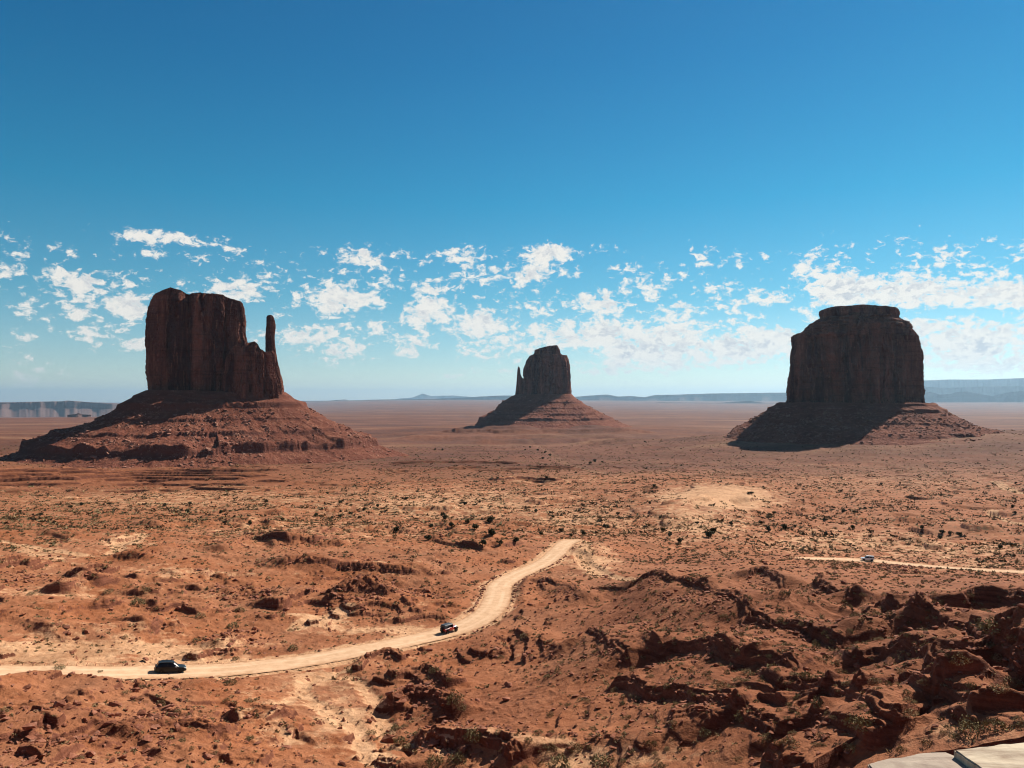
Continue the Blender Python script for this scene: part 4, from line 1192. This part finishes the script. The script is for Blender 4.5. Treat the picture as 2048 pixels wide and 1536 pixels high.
# named larger plants seen in the photograph: px, py, diameter, kind (0 straw dome, 5 twiggy upright)
BIGSH = [(1605,1250,1.2,0),(1348+290*.349,1235,1.1,0),(1725,1415,1.0,0),(1588,1421,.9,0),(1666,1287,1.1,0),(1632,1287,1.2,1),(1650,1475,1.0,1),(1720,1455,2.0,6),(1945,1468,2.2,6),(1990,1458,1.6,5),
 (1985,1262,2.4,7),(1882,1210,1.1,5),(1915,1325,1.8,1),(1998,1320,1.4,0),(2022,1370,1.4,2),(2000,1380,1.3,0),(1848,1368,1.1,0),(1818,1405,1.0,1),(1815,1428,1.2,0),(1858,1240,1.0,0),(1770,1190,1.2,0),(1725,1192,1.2,1),
 (1680,1345,1.2,1),(1635,1410,1.2,6),(1495,1345,1.1,0),(908,1404,2.4,6),(922,1418,1.6,2),(870,1345,1.8,6),(897,1362,1.2,1),(1095,1356,1.1,5),(1050,1275,2.0,2),(897,1345,1.1,1),(790,1460,1.4,6),(800,1488,1.6,5),(815,1500,1.2,0),
 (948,1480,2.0,6),(915,1525,2.2,5),(870,1530,2.0,6),(1150,1500,1.6,2),(1205,1530,2.2,6),(1120,1535,2.4,5),(118,1340,1.9,6),(200,1347,1.0,5),(275,1208,2.6,5),(292,1182,2.2,6),(400,1235,2.4,2),(465,1255,2.6,5),(480,1222,2.0,1),(215,1186,2.0,1),
 (392,1283,1.6,5),(585,1300,2.0,6),(460,1370,1.8,5),(580,1262,1.2,2),(1440,1375,1.4,0),(1535,1478,1.2,0),(1580,1490,1.3,0),(1700,1500,1.2,5),(1960,1210,1.0,0),(2030,1280,1.4,1),(700,1345,.9,6),(1760,1280,1.0,2),(1335,1375,1.1,6),(1410,1470,1.3,6)]
bp = np.array([ghit(q[0], q[1]) for q in BIGSH])
SX = np.concatenate([SX, bp[:, 0]]); SY = np.concatenate([SY, bp[:, 1]]); ss = np.concatenate([ss, [q[2] for q in BIGSH]])
ks = np.concatenate([rng.choice(8, len(SX) - len(BIGSH), p=[.17, .17, .17, .16, .13, .08, .06, .06]), [int(q[3]) for q in BIGSH]])
SR = np.hypot(SX, SY); gz = ground_z(SX, SY)
sp_, sq_ = world_pix(SX, SY, gz)
vis = (sp_ > -30) & (sp_ < 2078) & (sq_ < 1550)
app = np.where(vis, ss / SR, 0); app[-len(BIGSH):] += 1
order = np.argsort(-app); big = order[:300]; rest = order[300:]
pos = np.stack([SX, SY, gz - .03 * ss], -1)
rzs = rng.uniform(0, 6.28, len(SX)); sc3 = np.stack([ss * rng.uniform(.85, 1.2, len(SX)), ss * rng.uniform(.85, 1.2, len(SX)), ss * rng.uniform(.7, 1.05, len(SX))], -1)
tuft_me = []
for k, (V_, T_) in enumerate(TUFT_HI):
    t_o = mesh_from('desert_shrub', V_, None, T_, [M_SHRUB if k < 5 else M_GREEN], False); tuft_me.append(t_o.data); bpy.data.objects.remove(t_o)
def zone_shrub(px, py, k, s):
    typ = ('rounded straw coloured' if k < 5 else 'upright olive green'); big_ = 'large' if s > 1.5 else 'small' if s < .8 else 'middling'
    if px < 700:
        w_ = 'on the ground below the road at left' if py > 1350 else 'on the stony flats above the road at left'
    elif px < 1150:
        w_ = 'in the gully near the bottom centre' if py > 1440 else 'on the bare red slope below the road bend' if py > 1290 else 'near the road bend in the middle'
    else:
        w_ = 'among the nearest ledges at the lower right' if py > 1400 else 'on the slopes between the right hand ridges' if py > 1230 else 'on the far slopes of the right hand ridges'
    return f'{big_} {typ} shrub {w_}', 'shrubs ' + w_
for i in big:
    o = bpy.data.objects.new('desert_shrub', tuft_me[ks[i]]); COL.objects.link(o)
    o.location = pos[i]; o.rotation_euler = (0, 0, rzs[i]); o.scale = sc3[i]
    lb, gp = zone_shrub(sp_[i], sq_[i], ks[i], ss[i]); tag(o, lb, 'shrub', gp)
mi = (ks >= 5).astype(int)
o = merge('small_shrubs', TUFT_MD, rng.integers(0, 5, len(rest)), pos[rest], sc3[rest], rzs[rest], [M_SHRUB, M_GREEN], mi[rest])
tag(o, 'many small dry shrubs dotted over the red foreground', 'shrubs', kind='stuff')

# scrub flats
QX, QY, QR = sample_ground(120000, 330, 1700, 1.1)
pxr, pyr = world_pix(QX, QY, bil(Z0, QX, QY))
den = 0.25 + .75 * sstep(-.25, .3, fbm(QX, QY, 45, 3, .5, 111))
den -= pb(1430, 998, 110, 24, 1.1) + pb(150, 960, 420, 18, .9)
den *= (1 - .5 * sstep(700, 1300, QR)) * (.45 + .55 * sstep(340, 480, QR))
keep = (rng.random(len(QX)) < den * .9) & (bil(np.minimum(RD, 50), QX, QY) > 1)
QX, QY, QR = QX[keep], QY[keep], QR[keep]
s_ = np.clip(rng.lognormal(-.12, .5, len(QX)), .4, 2.8)
gz = ground_z(QX, QY)
o = merge('scrub', TUFT_LO, rng.integers(0, 4, len(QX)), np.stack([QX, QY, gz - .05], -1), s_[:, None] * np.array([[1.2, 1.2, .8]]), rng.uniform(0, 6.28, len(QX)), [M_FLAT, M_GREEN, M_SHRUB], rng.choice(3, len(QX), p=[.6, .15, .25]))
tag(o, 'low sagebrush scrub covering the sandy flats', 'scrub', kind='stuff')

# junipers
def juniper_shape(seed):
    r_ = np.random.default_rng(seed); Vs, Ts = [], []; n0 = 0
    for c in range(9):
        a = r_.uniform(0, 6.28); q = r_.uniform(.0, .33); cz_ = r_.uniform(.22, .72); rad = r_.uniform(.16, .27)
        for k in range(34):
            d = r_.normal(size=3); d /= np.linalg.norm(d)
            p = np.array([q * math.cos(a), q * math.sin(a), cz_]) + d * rad * r_.uniform(.6, 1.05)
            t1 = r_.normal(size=3); t1 /= np.linalg.norm(t1); t2 = np.cross(t1, d); t2 /= np.linalg.norm(t2) + 1e-6
            L_ = .085 * r_.uniform(.6, 1.4)
            Vs += [p - t2 * L_, p + t2 * L_, p + t1 * L_ * 1.8]; Ts.append((n0, n0 + 1, n0 + 2)); n0 += 3
    return np.array(Vs), np.array(Ts)
def trunk_shape(seed):
    r_ = np.random.default_rng(seed); Vs, Fs = [], []
    def limb(p0, p1, r0, r1):
        b0 = len(Vs); ax = (p1 - p0); ax /= np.linalg.norm(ax); s1 = np.cross(ax, [1, .3, .1]); s1 /= np.linalg.norm(s1); s2 = np.cross(ax, s1)
        for p, r in ((p0, r0), ((p0 + p1) / 2 + s1 * r0 * .6, (r0 + r1) / 2), (p1, r1)):
            for k in range(6):
                a = k * math.pi / 3; Vs.append(p + (s1 * math.cos(a) + s2 * math.sin(a)) * r)
        for i in range(2):
            for k in range(6): Fs.append((b0 + i * 6 + k, b0 + i * 6 + (k + 1) % 6, b0 + (i + 1) * 6 + (k + 1) % 6, b0 + (i + 1) * 6 + k))
    top = np.array([.03, .02, .3]); limb(np.array([0, 0, -.08]), top, .055, .04)
    for k in range(4):
        a = k * 1.57 + r_.random(); limb(top - [0, 0, .06], np.array([.22 * math.cos(a), .22 * math.sin(a), .5 + .1 * r_.random()]), .032, .012)
    return np.array(Vs), np.array(Fs)
crowns, trunks = [], []
for k in range(4):
    V_, T_ = juniper_shape(700 + k); t_o = mesh_from('crown', V_, None, T_, [M_JUN], False); crowns.append(t_o.data); bpy.data.objects.remove(t_o)
    V_, F_ = trunk_shape(720 + k); t_o = mesh_from('trunk', V_, F_, None, [M_BARK], True); trunks.append(t_o.data); bpy.data.objects.remove(t_o)
JUN = [(884,1028,3.0),(890,1036,3.4),(903,1052,3.4),(950,1056,3.8),(936,1044,2.6),(980,1043,4.4),(863,1052,3.2),(857,1077,3.2),(794,1061,3.2),(985,1068,4.0),(966,1088,3.0),(1000,1086,2.8),(1032,1082,3.2),(1083,1067,2.4),(1107,1033,2.4),
 (1123,1061,3.0),(1142,1070,2.2),(1168,1067,3.0),(1210,1053,3.0),(1236,1027,2.8),(930,1007,3.2),(959,1002,2.8),(1072,1022,3.0),(813,996,3.6),(755,1011,3.0),(728,1018,3.2),(702,1026,3.0),(680,1032,2.6),(632,1030,3.2),(655,985,3.0),(532,1003,3.0),(680,1004,2.8),
 (442,1024,3.2),(374,1023,3.2),(330,1010,3.8),(380,1006,3.2),(142,1013,3.2),(163,1008,2.8),(81,1029,2.6),(40,1022,2.2),(500,1046,2.6),(565,1038,2.6),(720,1034,2.4),
 (1503,985,3.4),(1497,985,3.0),(1527,972,2.6),(1593,976,3.2),(1548,1025,2.8),(1462,1047,3.4),(1418,1072,4.6),(1425,1062,3.6),(1521,1045,3.2),(1537,1060,3.6),(1570,1055,3.8),(1590,1052,2.6),(1650,1040,3.6),(1686,1022,3.4),(1709,1023,3.2),(1730,1016,2.6),(1742,1015,2.8),
 (1652,1068,3.0),(1706,1055,3.0),(1880,1075,3.4),(1884,1064,3.0),(1920,1070,3.6),(1900,1066,2.6),(2000,1095,3.2),(2025,1090,3.0),(1845,1055,2.6),(1763,967,3.2),(1800,965,3.0),(1756,981,2.6),(2031,965,3.0),(2025,1012,3.0),(2030,1025,3.0),(1955,963,2.4),(1985,965,2.4),
 (1308,971,3.6),(1305,982,2.6),(1326,1060,2.8),(1320,1035,2.2),(1300,1005,2.4),(982,967,3.0),(1060,893,6.0),(1075,898,6.0),(1090,903,6.0),(1050,898,5.0),(1100,909,6.0),(1085,915,5.0),(1190,921,6.0),(1180,925,5.0),(1205,922,4.0),(1293,935,4.0),(1093,955,4.0),(1152,944,4.0),(995,955,3.5),(885,898,6),(870,897,5),(1290,882,6),(1395,1045,2.6),(1340,1070,3),(1360,1082,3)]
def zone_jun(px, py):
    if py < 930: return 'in the wooded wash on the plain before the middle butte'
    if px < 620: return 'on the sandy flat below the left butte'
    if px < 1260: return 'on the scrubby flat beyond the road bend' if py > 1020 else 'on the open flat left of the pale dune'
    if px < 1620: return 'around the pale dune right of centre'
    return 'on the plain above the white car' if py > 1030 else 'on the far scrub flat below the right butte'
for n_, (px, py, s) in enumerate(JUN):
    p = ghit(px, py + 3, 240)
    r_ = np.hypot(p[0], p[1]); 
    t = empty('juniper_tree', p, rng.uniform(0, 6.28)); k = n_ % 4
    w_ = zone_jun(px, py)
    tag(t, ('big' if s > 3.3 else 'small') + ' dark rounded juniper ' + w_, 'tree', 'junipers ' + w_)
    S = s * .85; hz = S * random.uniform(.75, 1.0)
    for nm, me in (('crown', crowns[k]), ('trunk', trunks[k])):
        c = bpy.data.objects.new(nm, me); COL.objects.link(c); c.parent = t; c.scale = (S * 1.2, S * 1.2, hz)

# ------------------------------------------------------------------ vehicles
M_BLACK = mat_simple('black_paint', (0.010, 0.012, 0.012), (0.016, 0.018, 0.018), 3, .35, spec=.25, coat=.1, obj=True)
M_RED = mat_simple('red_paint', (0.40, 0.010, 0.010), (0.46, 0.016, 0.014), 3, .3, spec=.5, coat=.6, obj=True)
M_WHITE = mat_simple('white_paint', (0.70, 0.71, 0.72), (0.78, 0.78, 0.78), 3, .3, spec=.5, coat=.5, obj=True)
M_GLASS = mat_simple('dark_glass', (0.010, 0.011, 0.014), (0.016, 0.018, 0.02), 2, .22, spec=.3, obj=True)
M_TYRE = mat_simple('tyre_rubber', (0.015, 0.014, 0.013), (0.03, 0.025, 0.02), 12, .85, obj=True)
M_RIM = mat_simple('rim_metal', (0.22, 0.22, 0.22), (0.32, 0.31, 0.30), 12, .4, metal=.6, obj=True)
M_PLAST = mat_simple('black_plastic', (0.02, 0.02, 0.02), (0.035, 0.033, 0.03), 8, .6, obj=True)
M_CANVAS = mat_simple('grey_soft_top', (0.035, 0.04, 0.05), (0.055, 0.06, 0.07), 8, .55, spec=.4, obj=True)
M_TAIL = mat_simple('tail_lamp', (0.25, 0.01, 0.01), (0.3, 0.015, 0.01), 8, .3, obj=True)
mL, tL, bL = new_mat('headlamp', .15); bL.inputs['Base Color'].default_value = (.8, .8, .78, 1)
bL.inputs['Emission Color'].default_value = (1, .97, .9, 1); bL.inputs['Emission Strength'].default_value = .6


def loft_body(name, sections, mat, parent, bev=.05):
    """sections: list of (x, z0, z1, halfwidth_bottom, halfwidth_top) from rear to front -> rounded closed body"""
    V_, Fq_ = [], []
    for (x, z0, z1, wb, wt) in sections:
        r = min(.09, (z1 - z0) * .3)
        ring = [(-wb + r, z0), (-wb, z0 + r), (-(wb + wt) / 2 - .01, (z0 + z1) / 2), (-wt, z1 - r), (-wt + r * 1.3, z1), (wt - r * 1.3, z1), (wt, z1 - r), ((wb + wt) / 2 + .01, (z0 + z1) / 2), (wb, z0 + r), (wb - r, z0)]
        V_ += [(x, y, z) for y, z in ring]
    n = 10; S = len(sections)
    for i in range(S - 1):
        for k in range(n): Fq_.append((i * n + k, i * n + (k + 1) % n, (i + 1) * n + (k + 1) % n, (i + 1) * n + k))
    me = bpy.data.meshes.new(name); me.from_pydata(V_, [], Fq_ + [tuple(range(n)), tuple(range((S - 1) * n, S * n))])
    bm = bmesh.new(); bm.from_mesh(me); bmesh.ops.recalc_face_normals(bm, faces=bm.faces); bm.to_mesh(me); bm.free()
    for p in me.polygons: p.use_smooth = False
    me.materials.append(mat); o = bpy.data.objects.new(name, me); COL.objects.link(o); o.parent = parent
    return o


def lathe_wheel(parent, x, y, r, wdt, side):
    def ringmesh(name, prof, mat, par):
        n = 24; V_ = []; F_ = []
        for (rr_, yy) in prof:
            for k in range(n):
                a = 2 * math.pi * k / n; V_.append((rr_ * math.cos(a), yy, rr_ * math.sin(a)))
        for i in range(len(prof) - 1):
            for k in range(n): F_.append((i * n + k, i * n + (k + 1) % n, (i + 1) * n + (k + 1) % n, (i + 1) * n + k))
        me = bpy.data.meshes.new(name); me.from_pydata(V_, [], F_)
        bm = bmesh.new(); bm.from_mesh(me); bmesh.ops.holes_fill(bm, edges=bm.edges); bmesh.ops.recalc_face_normals(bm, faces=bm.faces); bm.to_mesh(me); bm.free()
        me.materials.append(mat); o = bpy.data.objects.new(name, me); COL.objects.link(o); o.parent = par; return o
    h = wdt / 2
    ty = ringmesh('wheel', [(r * .6, -h), (r * .93, -h), (r, -h * .7), (r, h * .7), (r * .93, h), (r * .6, h)], M_TYRE, parent)
    ty.location = (x, y, r)
    ringmesh('rim', [(r * .59, side * h * .75), (r * .57, side * h * 1.03), (r * .5, side * h * .8), (r * .18, side * h * .85), (r * .12, side * h * 1.0)], M_RIM, ty)
    return ty


def box_part(name, cx, cy, cz_, sx, sy, sz_, mat, parent, bev=.02):
    bm = bmesh.new(); bmesh.ops.create_cube(bm, size=1)
    for v in bm.verts: v.co = (v.co.x * sx, v.co.y * sy, v.co.z * sz_)
    bmesh.ops.bevel(bm, geom=bm.edges[:], offset=min(bev, sx * .3, sy * .3, sz_ * .3), segments=2, affect='EDGES')
    me = bpy.data.meshes.new(name); bm.to_mesh(me); bm.free(); me.materials.append(mat)
    o = bpy.data.objects.new(name, me); COL.objects.link(o); o.parent = parent; o.location = (cx, cy, cz_); return o


def side_window(name, pts, y, mat, parent, side):
    """flat pane with thickness; pts (x,z) polygon; y(z) lean"""
    V_ = [(x, side * (y - .16 * (z - 1.0)), z) for x, z in pts] + [(x, side * (y - .16 * (z - 1.0) - .03), z) for x, z in pts]
    n = len(pts); F_ = [tuple(range(n)), tuple(range(2 * n - 1, n - 1, -1))] + [(k, (k + 1) % n, n + (k + 1) % n, n + k) for k in range(n)]
    me = bpy.data.meshes.new(name); me.from_pydata(V_, [], F_)
    bm = bmesh.new(); bm.from_mesh(me); bmesh.ops.recalc_face_normals(bm, faces=bm.faces); bm.to_mesh(me); bm.free()
    me.materials.append(mat); o = bpy.data.objects.new(name, me); COL.objects.link(o); o.parent = parent; return o


def vehicle_root(name, L, px, py, offs, flip, label, cat):
    p_, q_ = world_pix(L[:, 0], L[:, 1], L[:, 2]); i = int(np.argmin(np.hypot(p_ - px, q_ - py)))
    i = min(max(i, 4), len(L) - 5)
    d = L[i + 4] - L[i - 4]; d = d / np.linalg.norm(d)
    if flip: d = -d
    nrm = np.array([-d[1], d[0], 0]); nrm /= np.linalg.norm(nrm)
    loc = L[i] + nrm * offs
    e_ = empty(name, (loc[0], loc[1], L[i, 2] - 0.03)); 
    e_.rotation_euler = (0, -math.asin(d[2]), math.atan2(d[1], d[0]))
    tag(e_, label, cat, 'vehicles driving on the dirt road'); return e_


# black SUV, front towards the right
v1 = vehicle_root('car', R1, 341, 1344, -.2, False, 'black sport utility car driving right on the dirt road at lower left', 'car')
loft_body('body', [(-2.42,.50,.95,.80,.82),(-2.36,.36,1.10,.90,.88),(-1.9,.30,1.14,.94,.91),(-.6,.26,1.12,.95,.92),(.8,.27,1.10,.95,.91),(1.2,.30,1.06,.94,.88),(2.0,.32,.98,.92,.84),(2.3,.36,.88,.88,.80),(2.42,.45,.74,.78,.74)], M_BLACK, v1)
loft_body('cabin', [(-2.25,1.00,1.08,.84,.80),(-1.98,1.02,1.60,.84,.66),(-1.5,1.02,1.70,.85,.66),(-.2,1.02,1.73,.85,.67),(.35,1.02,1.66,.85,.66),(1.15,1.00,1.06,.82,.76)], M_GLASS, v1)
loft_body('roof', [(-2.02,1.60,1.68,.70,.66),(-1.5,1.68,1.755,.70,.66),(-.2,1.71,1.78,.70,.66),(.40,1.64,1.72,.69,.64)], M_BLACK, v1)
for s in (-1, 1):
    for x in (-1.45, 1.50): lathe_wheel(v1, x, s * .84, .37, .25, s)
    box_part('headlight', 2.30, s * .66, .80, .16, .26, .10, mL, v1)
    box_part('tail_light', -2.36, s * .72, .98, .12, .24, .18, M_TAIL, v1)
    box_part('mirror', .72, s * 1.02, 1.10, .16, .20, .14, M_WHITE if s < 0 else M_BLACK, v1)
    box_part('pillar', -.55, s * .79, 1.36, .10, .06, .55, M_BLACK, v1)
    box_part('roof_rail', -.7, s * .58, 1.80, 1.9, .05, .05, M_RIM, v1)
box_part('front_bumper', 2.38, 0, .50, .16, 1.6, .26, M_PLAST, v1, .05)
box_part('rear_bumper', -2.42, 0, .50, .16, 1.6, .26, M_PLAST, v1, .05)

# red open-top off-roader, seen from its right rear
v2 = vehicle_root('car', R1, 897, 1266, -.6, False, 'red off-road vehicle with a dark soft top driving away in the road centre', 'car')
loft_body('body', [(-1.85,.55,1.08,.76,.76),(-1.80,.50,1.15,.80,.80),(-1.0,.50,1.15,.80,.80),(.55,.50,1.16,.80,.79),(.70,.52,1.20,.78,.74),(1.7,.56,1.14,.62,.60),(1.78,.60,1.08,.58,.56)], M_RED, v2)
loft_body('soft_top', [(-1.84,1.17,1.70,.78,.70),(-1.75,1.16,1.86,.78,.70),(-.5,1.60,1.89,.76,.70),(.45,1.66,1.84,.74,.68)], M_CANVAS, v2)
loft_body('windscreen', [(.42,1.18,1.80,.74,.67),(.50,1.18,1.72,.74,.67),(.66,1.18,1.26,.74,.72)], M_GLASS, v2)
loft_body('grille', [(1.76,.62,1.12,.55,.55),(1.84,.64,1.10,.54,.54)], M_BLACK, v2)
for s in (-1, 1):
    for x in (-1.18, 1.30):
        lathe_wheel(v2, x, s * .82, .43, .28, s)
        loft_body('fender', [(x - .55,.80,.88,.16,.16),(x - .38,.96,1.02,.18,.18),(x + .38,.96,1.02,.18,.18),(x + .58,.74,.82,.16,.16)], M_PLAST, v2).location = (0, s * .80, 0)
    box_part('headlight', 1.86, s * .40, .92, .06, .20, .20, mL, v2)
    box_part('tail_light', -1.88, s * .70, .98, .08, .14, .2, M_TAIL, v2)
    box_part('door', -.05, s * .81, .90, .95, .06, .52, M_RED, v2)
    box_part('mirror', .50, s * 1.00, 1.22, .10, .20, .16, M_PLAST, v2)
    side_window('window', [(-1.65,1.2),(-.65,1.2),(-.65,1.66),(-1.65,1.66)], .80, M_GLASS, v2, s)
sw = lathe_wheel(v2, -2.02, 0, .40, .26, 1); sw.name = 'spare_wheel'; sw.rotation_euler = (0, 0, math.pi / 2); sw.location = (-2.02, 0.05, 1.0)
box_part('front_bumper', 1.98, 0, .60, .18, 1.5, .18, M_PLAST, v2, .05)
box_part('rear_bumper', -1.95, 0, .56, .14, 1.5, .18, M_PLAST, v2, .05)

# white car on the far road, facing left
v3 = vehicle_root('car', R2, 1736, 1121, .3, True, 'white four wheel drive car on the distant road at right', 'car')
loft_body('body', [(-2.35,.50,1.05,.80,.80),(-2.3,.42,1.12,.88,.86),(-.6,.36,1.14,.92,.90),(.9,.36,1.14,.92,.88),(1.2,.38,1.12,.90,.86),(2.2,.42,1.04,.88,.82),(2.35,.5,.86,.80,.76)], M_WHITE, v3)
loft_body('cabin', [(-2.28,1.06,1.10,.84,.82),(-2.18,1.06,1.76,.84,.72),(-.2,1.06,1.80,.85,.70),(.40,1.06,1.74,.85,.68),(1.05,1.06,1.14,.82,.76)], M_GLASS, v3)
loft_body('roof', [(-2.22,1.74,1.83,.74,.70),(-.2,1.78,1.88,.74,.70),(.42,1.72,1.81,.72,.67)], M_WHITE, v3)
for s in (-1, 1):
    for x in (-1.45, 1.45): lathe_wheel(v3, x, s * .84, .39, .25, s)
    box_part('headlight', 2.30, s * .64, .86, .14, .30, .16, mL, v3)
    box_part('pillar', -.5, s * .80, 1.40, .12, .06, .6, M_WHITE, v3); box_part('pillar', -1.75, s * .80, 1.40, .16, .06, .6, M_WHITE, v3)
    box_part('mirror', .70, s * 1.02, 1.16, .14, .18, .14, M_WHITE, v3)
box_part('front_bumper', 2.40, 0, .56, .14, 1.6, .24, M_PLAST, v3, .05)

# ------------------------------------------------------------------ stone parapet at the lower right
m, t, b = new_mat('pale_stone', .85)
P = t.add('ShaderNodeTexCoord').outputs['Object']
rot = t.add('ShaderNodeMapping'); t.put(rot.inputs[0], P); rot.inputs['Rotation'].default_value = (0, 0, .5); rot.inputs['Scale'].default_value = (1, 7, 1)
n1 = t.noise(rot.outputs[0], 1.6, 6, .65, .6); n2 = t.noise(P, 14, 5, .6)
c = t.mix(t.rng(n1, .42, .60), (0.30, 0.21, 0.145), (0.62, 0.50, 0.355)); c = t.mix(t.rng(n2, .35, .7, 0, .4), c, (0.62, 0.53, 0.40))
t.put(b.inputs['Base Color'], c); set_bump(t, b, t.math('ADD', n1, t.math('MULTIPLY', n2, .5)), .01, .8); M_STONE = m
m2 = m.copy(); m2.name = 'grey_pink_stone'
mx = [n for n in m2.node_tree.nodes if n.type == 'MIX'][0]
mx.inputs[6].default_value = (0.31, 0.23, 0.18, 1); mx.inputs[7].default_value = (0.43, 0.33, 0.26, 1)
M_MASON = mat_rock('masonry', (0.30, 0.15, 0.10), (0.42, 0.24, 0.17), False, 20, .03)
ZT = -1.62
def on_plane(px, py, z):
    a, t_ = pix_dir(px, py); r = z / float(t_); return np.array([r * math.sin(float(a)), r * math.cos(float(a))])
par = empty('stone_parapet', (on_plane(1900, 1530, ZT)[0], on_plane(1900, 1530, ZT)[1], -2.35))
tag(par, 'low stone wall with pale flat coping slabs in the bottom right corner', 'wall')
def slab(name, outline, ztop, thick, mat, seed):
    pts = []
    for i in range(len(outline)):
        p0 = np.array(outline[i]); p1 = np.array(outline[(i + 1) % len(outline)]); n = max(2, int(np.linalg.norm(p1 - p0) / .03))
        for k in range(n):
            q = p0 + (p1 - p0) * k / n; d = p1 - p0; d /= np.linalg.norm(d)
            q = q + np.array([-d[1], d[0]]) * .022 * float(fbm(np.array([q[0] * 1.0]), np.array([q[1] * 1.0]), .16, 4, .65, seed)[0]); pts.append(q)
    bm = bmesh.new()
    vs = [bm.verts.new((p[0], p[1], ztop)) for p in pts]; f = bm.faces.new(vs)
    r = bmesh.ops.extrude_face_region(bm, geom=[f])
    for v in [g for g in r['geom'] if isinstance(g, bmesh.types.BMVert)]: v.co.z -= thick
    bmesh.ops.recalc_face_normals(bm, faces=bm.faces)
    eds = [e_ for e_ in bm.edges if all(abs(v.co.z - ztop) < 1e-5 for v in e_.verts)]
    bmesh.ops.bevel(bm, geom=eds, offset=.006, segments=2, affect='EDGES')
    L_ = Vector(par.location)
    for v in bm.verts: v.co -= L_
    me = bpy.data.meshes.new(name); bm.to_mesh(me); bm.free(); me.materials.append(mat)
    o = bpy.data.objects.new(name, me); COL.objects.link(o); o.parent = par; return o
A_ = [on_plane(x, y, ZT) for x, y in [(1735,1527),(1752,1520),(1800,1514),(1850,1506),(1890,1504),(1912,1513),(1990,1548),(2010,1640),(1800,1640),(1765,1560)]]
slab('coping_slab', A_, ZT, .07, m2, 3)
ZT2 = ZT + .035
B_ = [on_plane(x, y, ZT2) for x, y in [(1908,1499),(1985,1491),(2075,1480),(2200,1470),(2300,1560),(2050,1660),(1990,1560),(1950,1528)]]
slab('coping_slab', B_, ZT2, .085, M_STONE, 5)
C_ = [on_plane(x, y, ZT - .08) for x, y in [(1765,1548),(1880,1530),(2050,1515),(2180,1505),(2290,1590),(2050,1720),(1810,1720)]]
slab('masonry', C_, ZT - .075, .68, M_MASON, 7)

# ------------------------------------------------------------------ haze
HZ = new = bpy.data.materials.new('desert_haze'); HZ.use_nodes = True
nt = HZ.node_tree
for n in list(nt.nodes): nt.nodes.remove(n)
pv = nt.nodes.new('ShaderNodeVolumePrincipled'); pv.inputs['Color'].default_value = (0.50, 0.76, 1.0, 1); pv.inputs['Density'].default_value = 1.6e-5; pv.inputs['Anisotropy'].default_value = 0.35
oo = nt.nodes.new('ShaderNodeOutputMaterial'); nt.links.new(pv.outputs[0], oo.inputs['Volume'])
zlo = float(Z.min()) - 5; zlo = min(zlo, -425.0); zhi = 1480.0; S = 116000.0
Vb = [(x, y, z) for z in (zlo, zhi) for x, y in ((-S, -S), (S, -S), (S, S), (-S, S))]
Fb = [(0, 3, 2, 1), (4, 5, 6, 7), (0, 1, 5, 4), (1, 2, 6, 5), (2, 3, 7, 6), (3, 0, 4, 7)]
o = mesh_from('haze', Vb, Fb, None, [HZ], False)
tag(o, 'thin blue air haze over the whole desert plain', 'haze', kind='stuff')
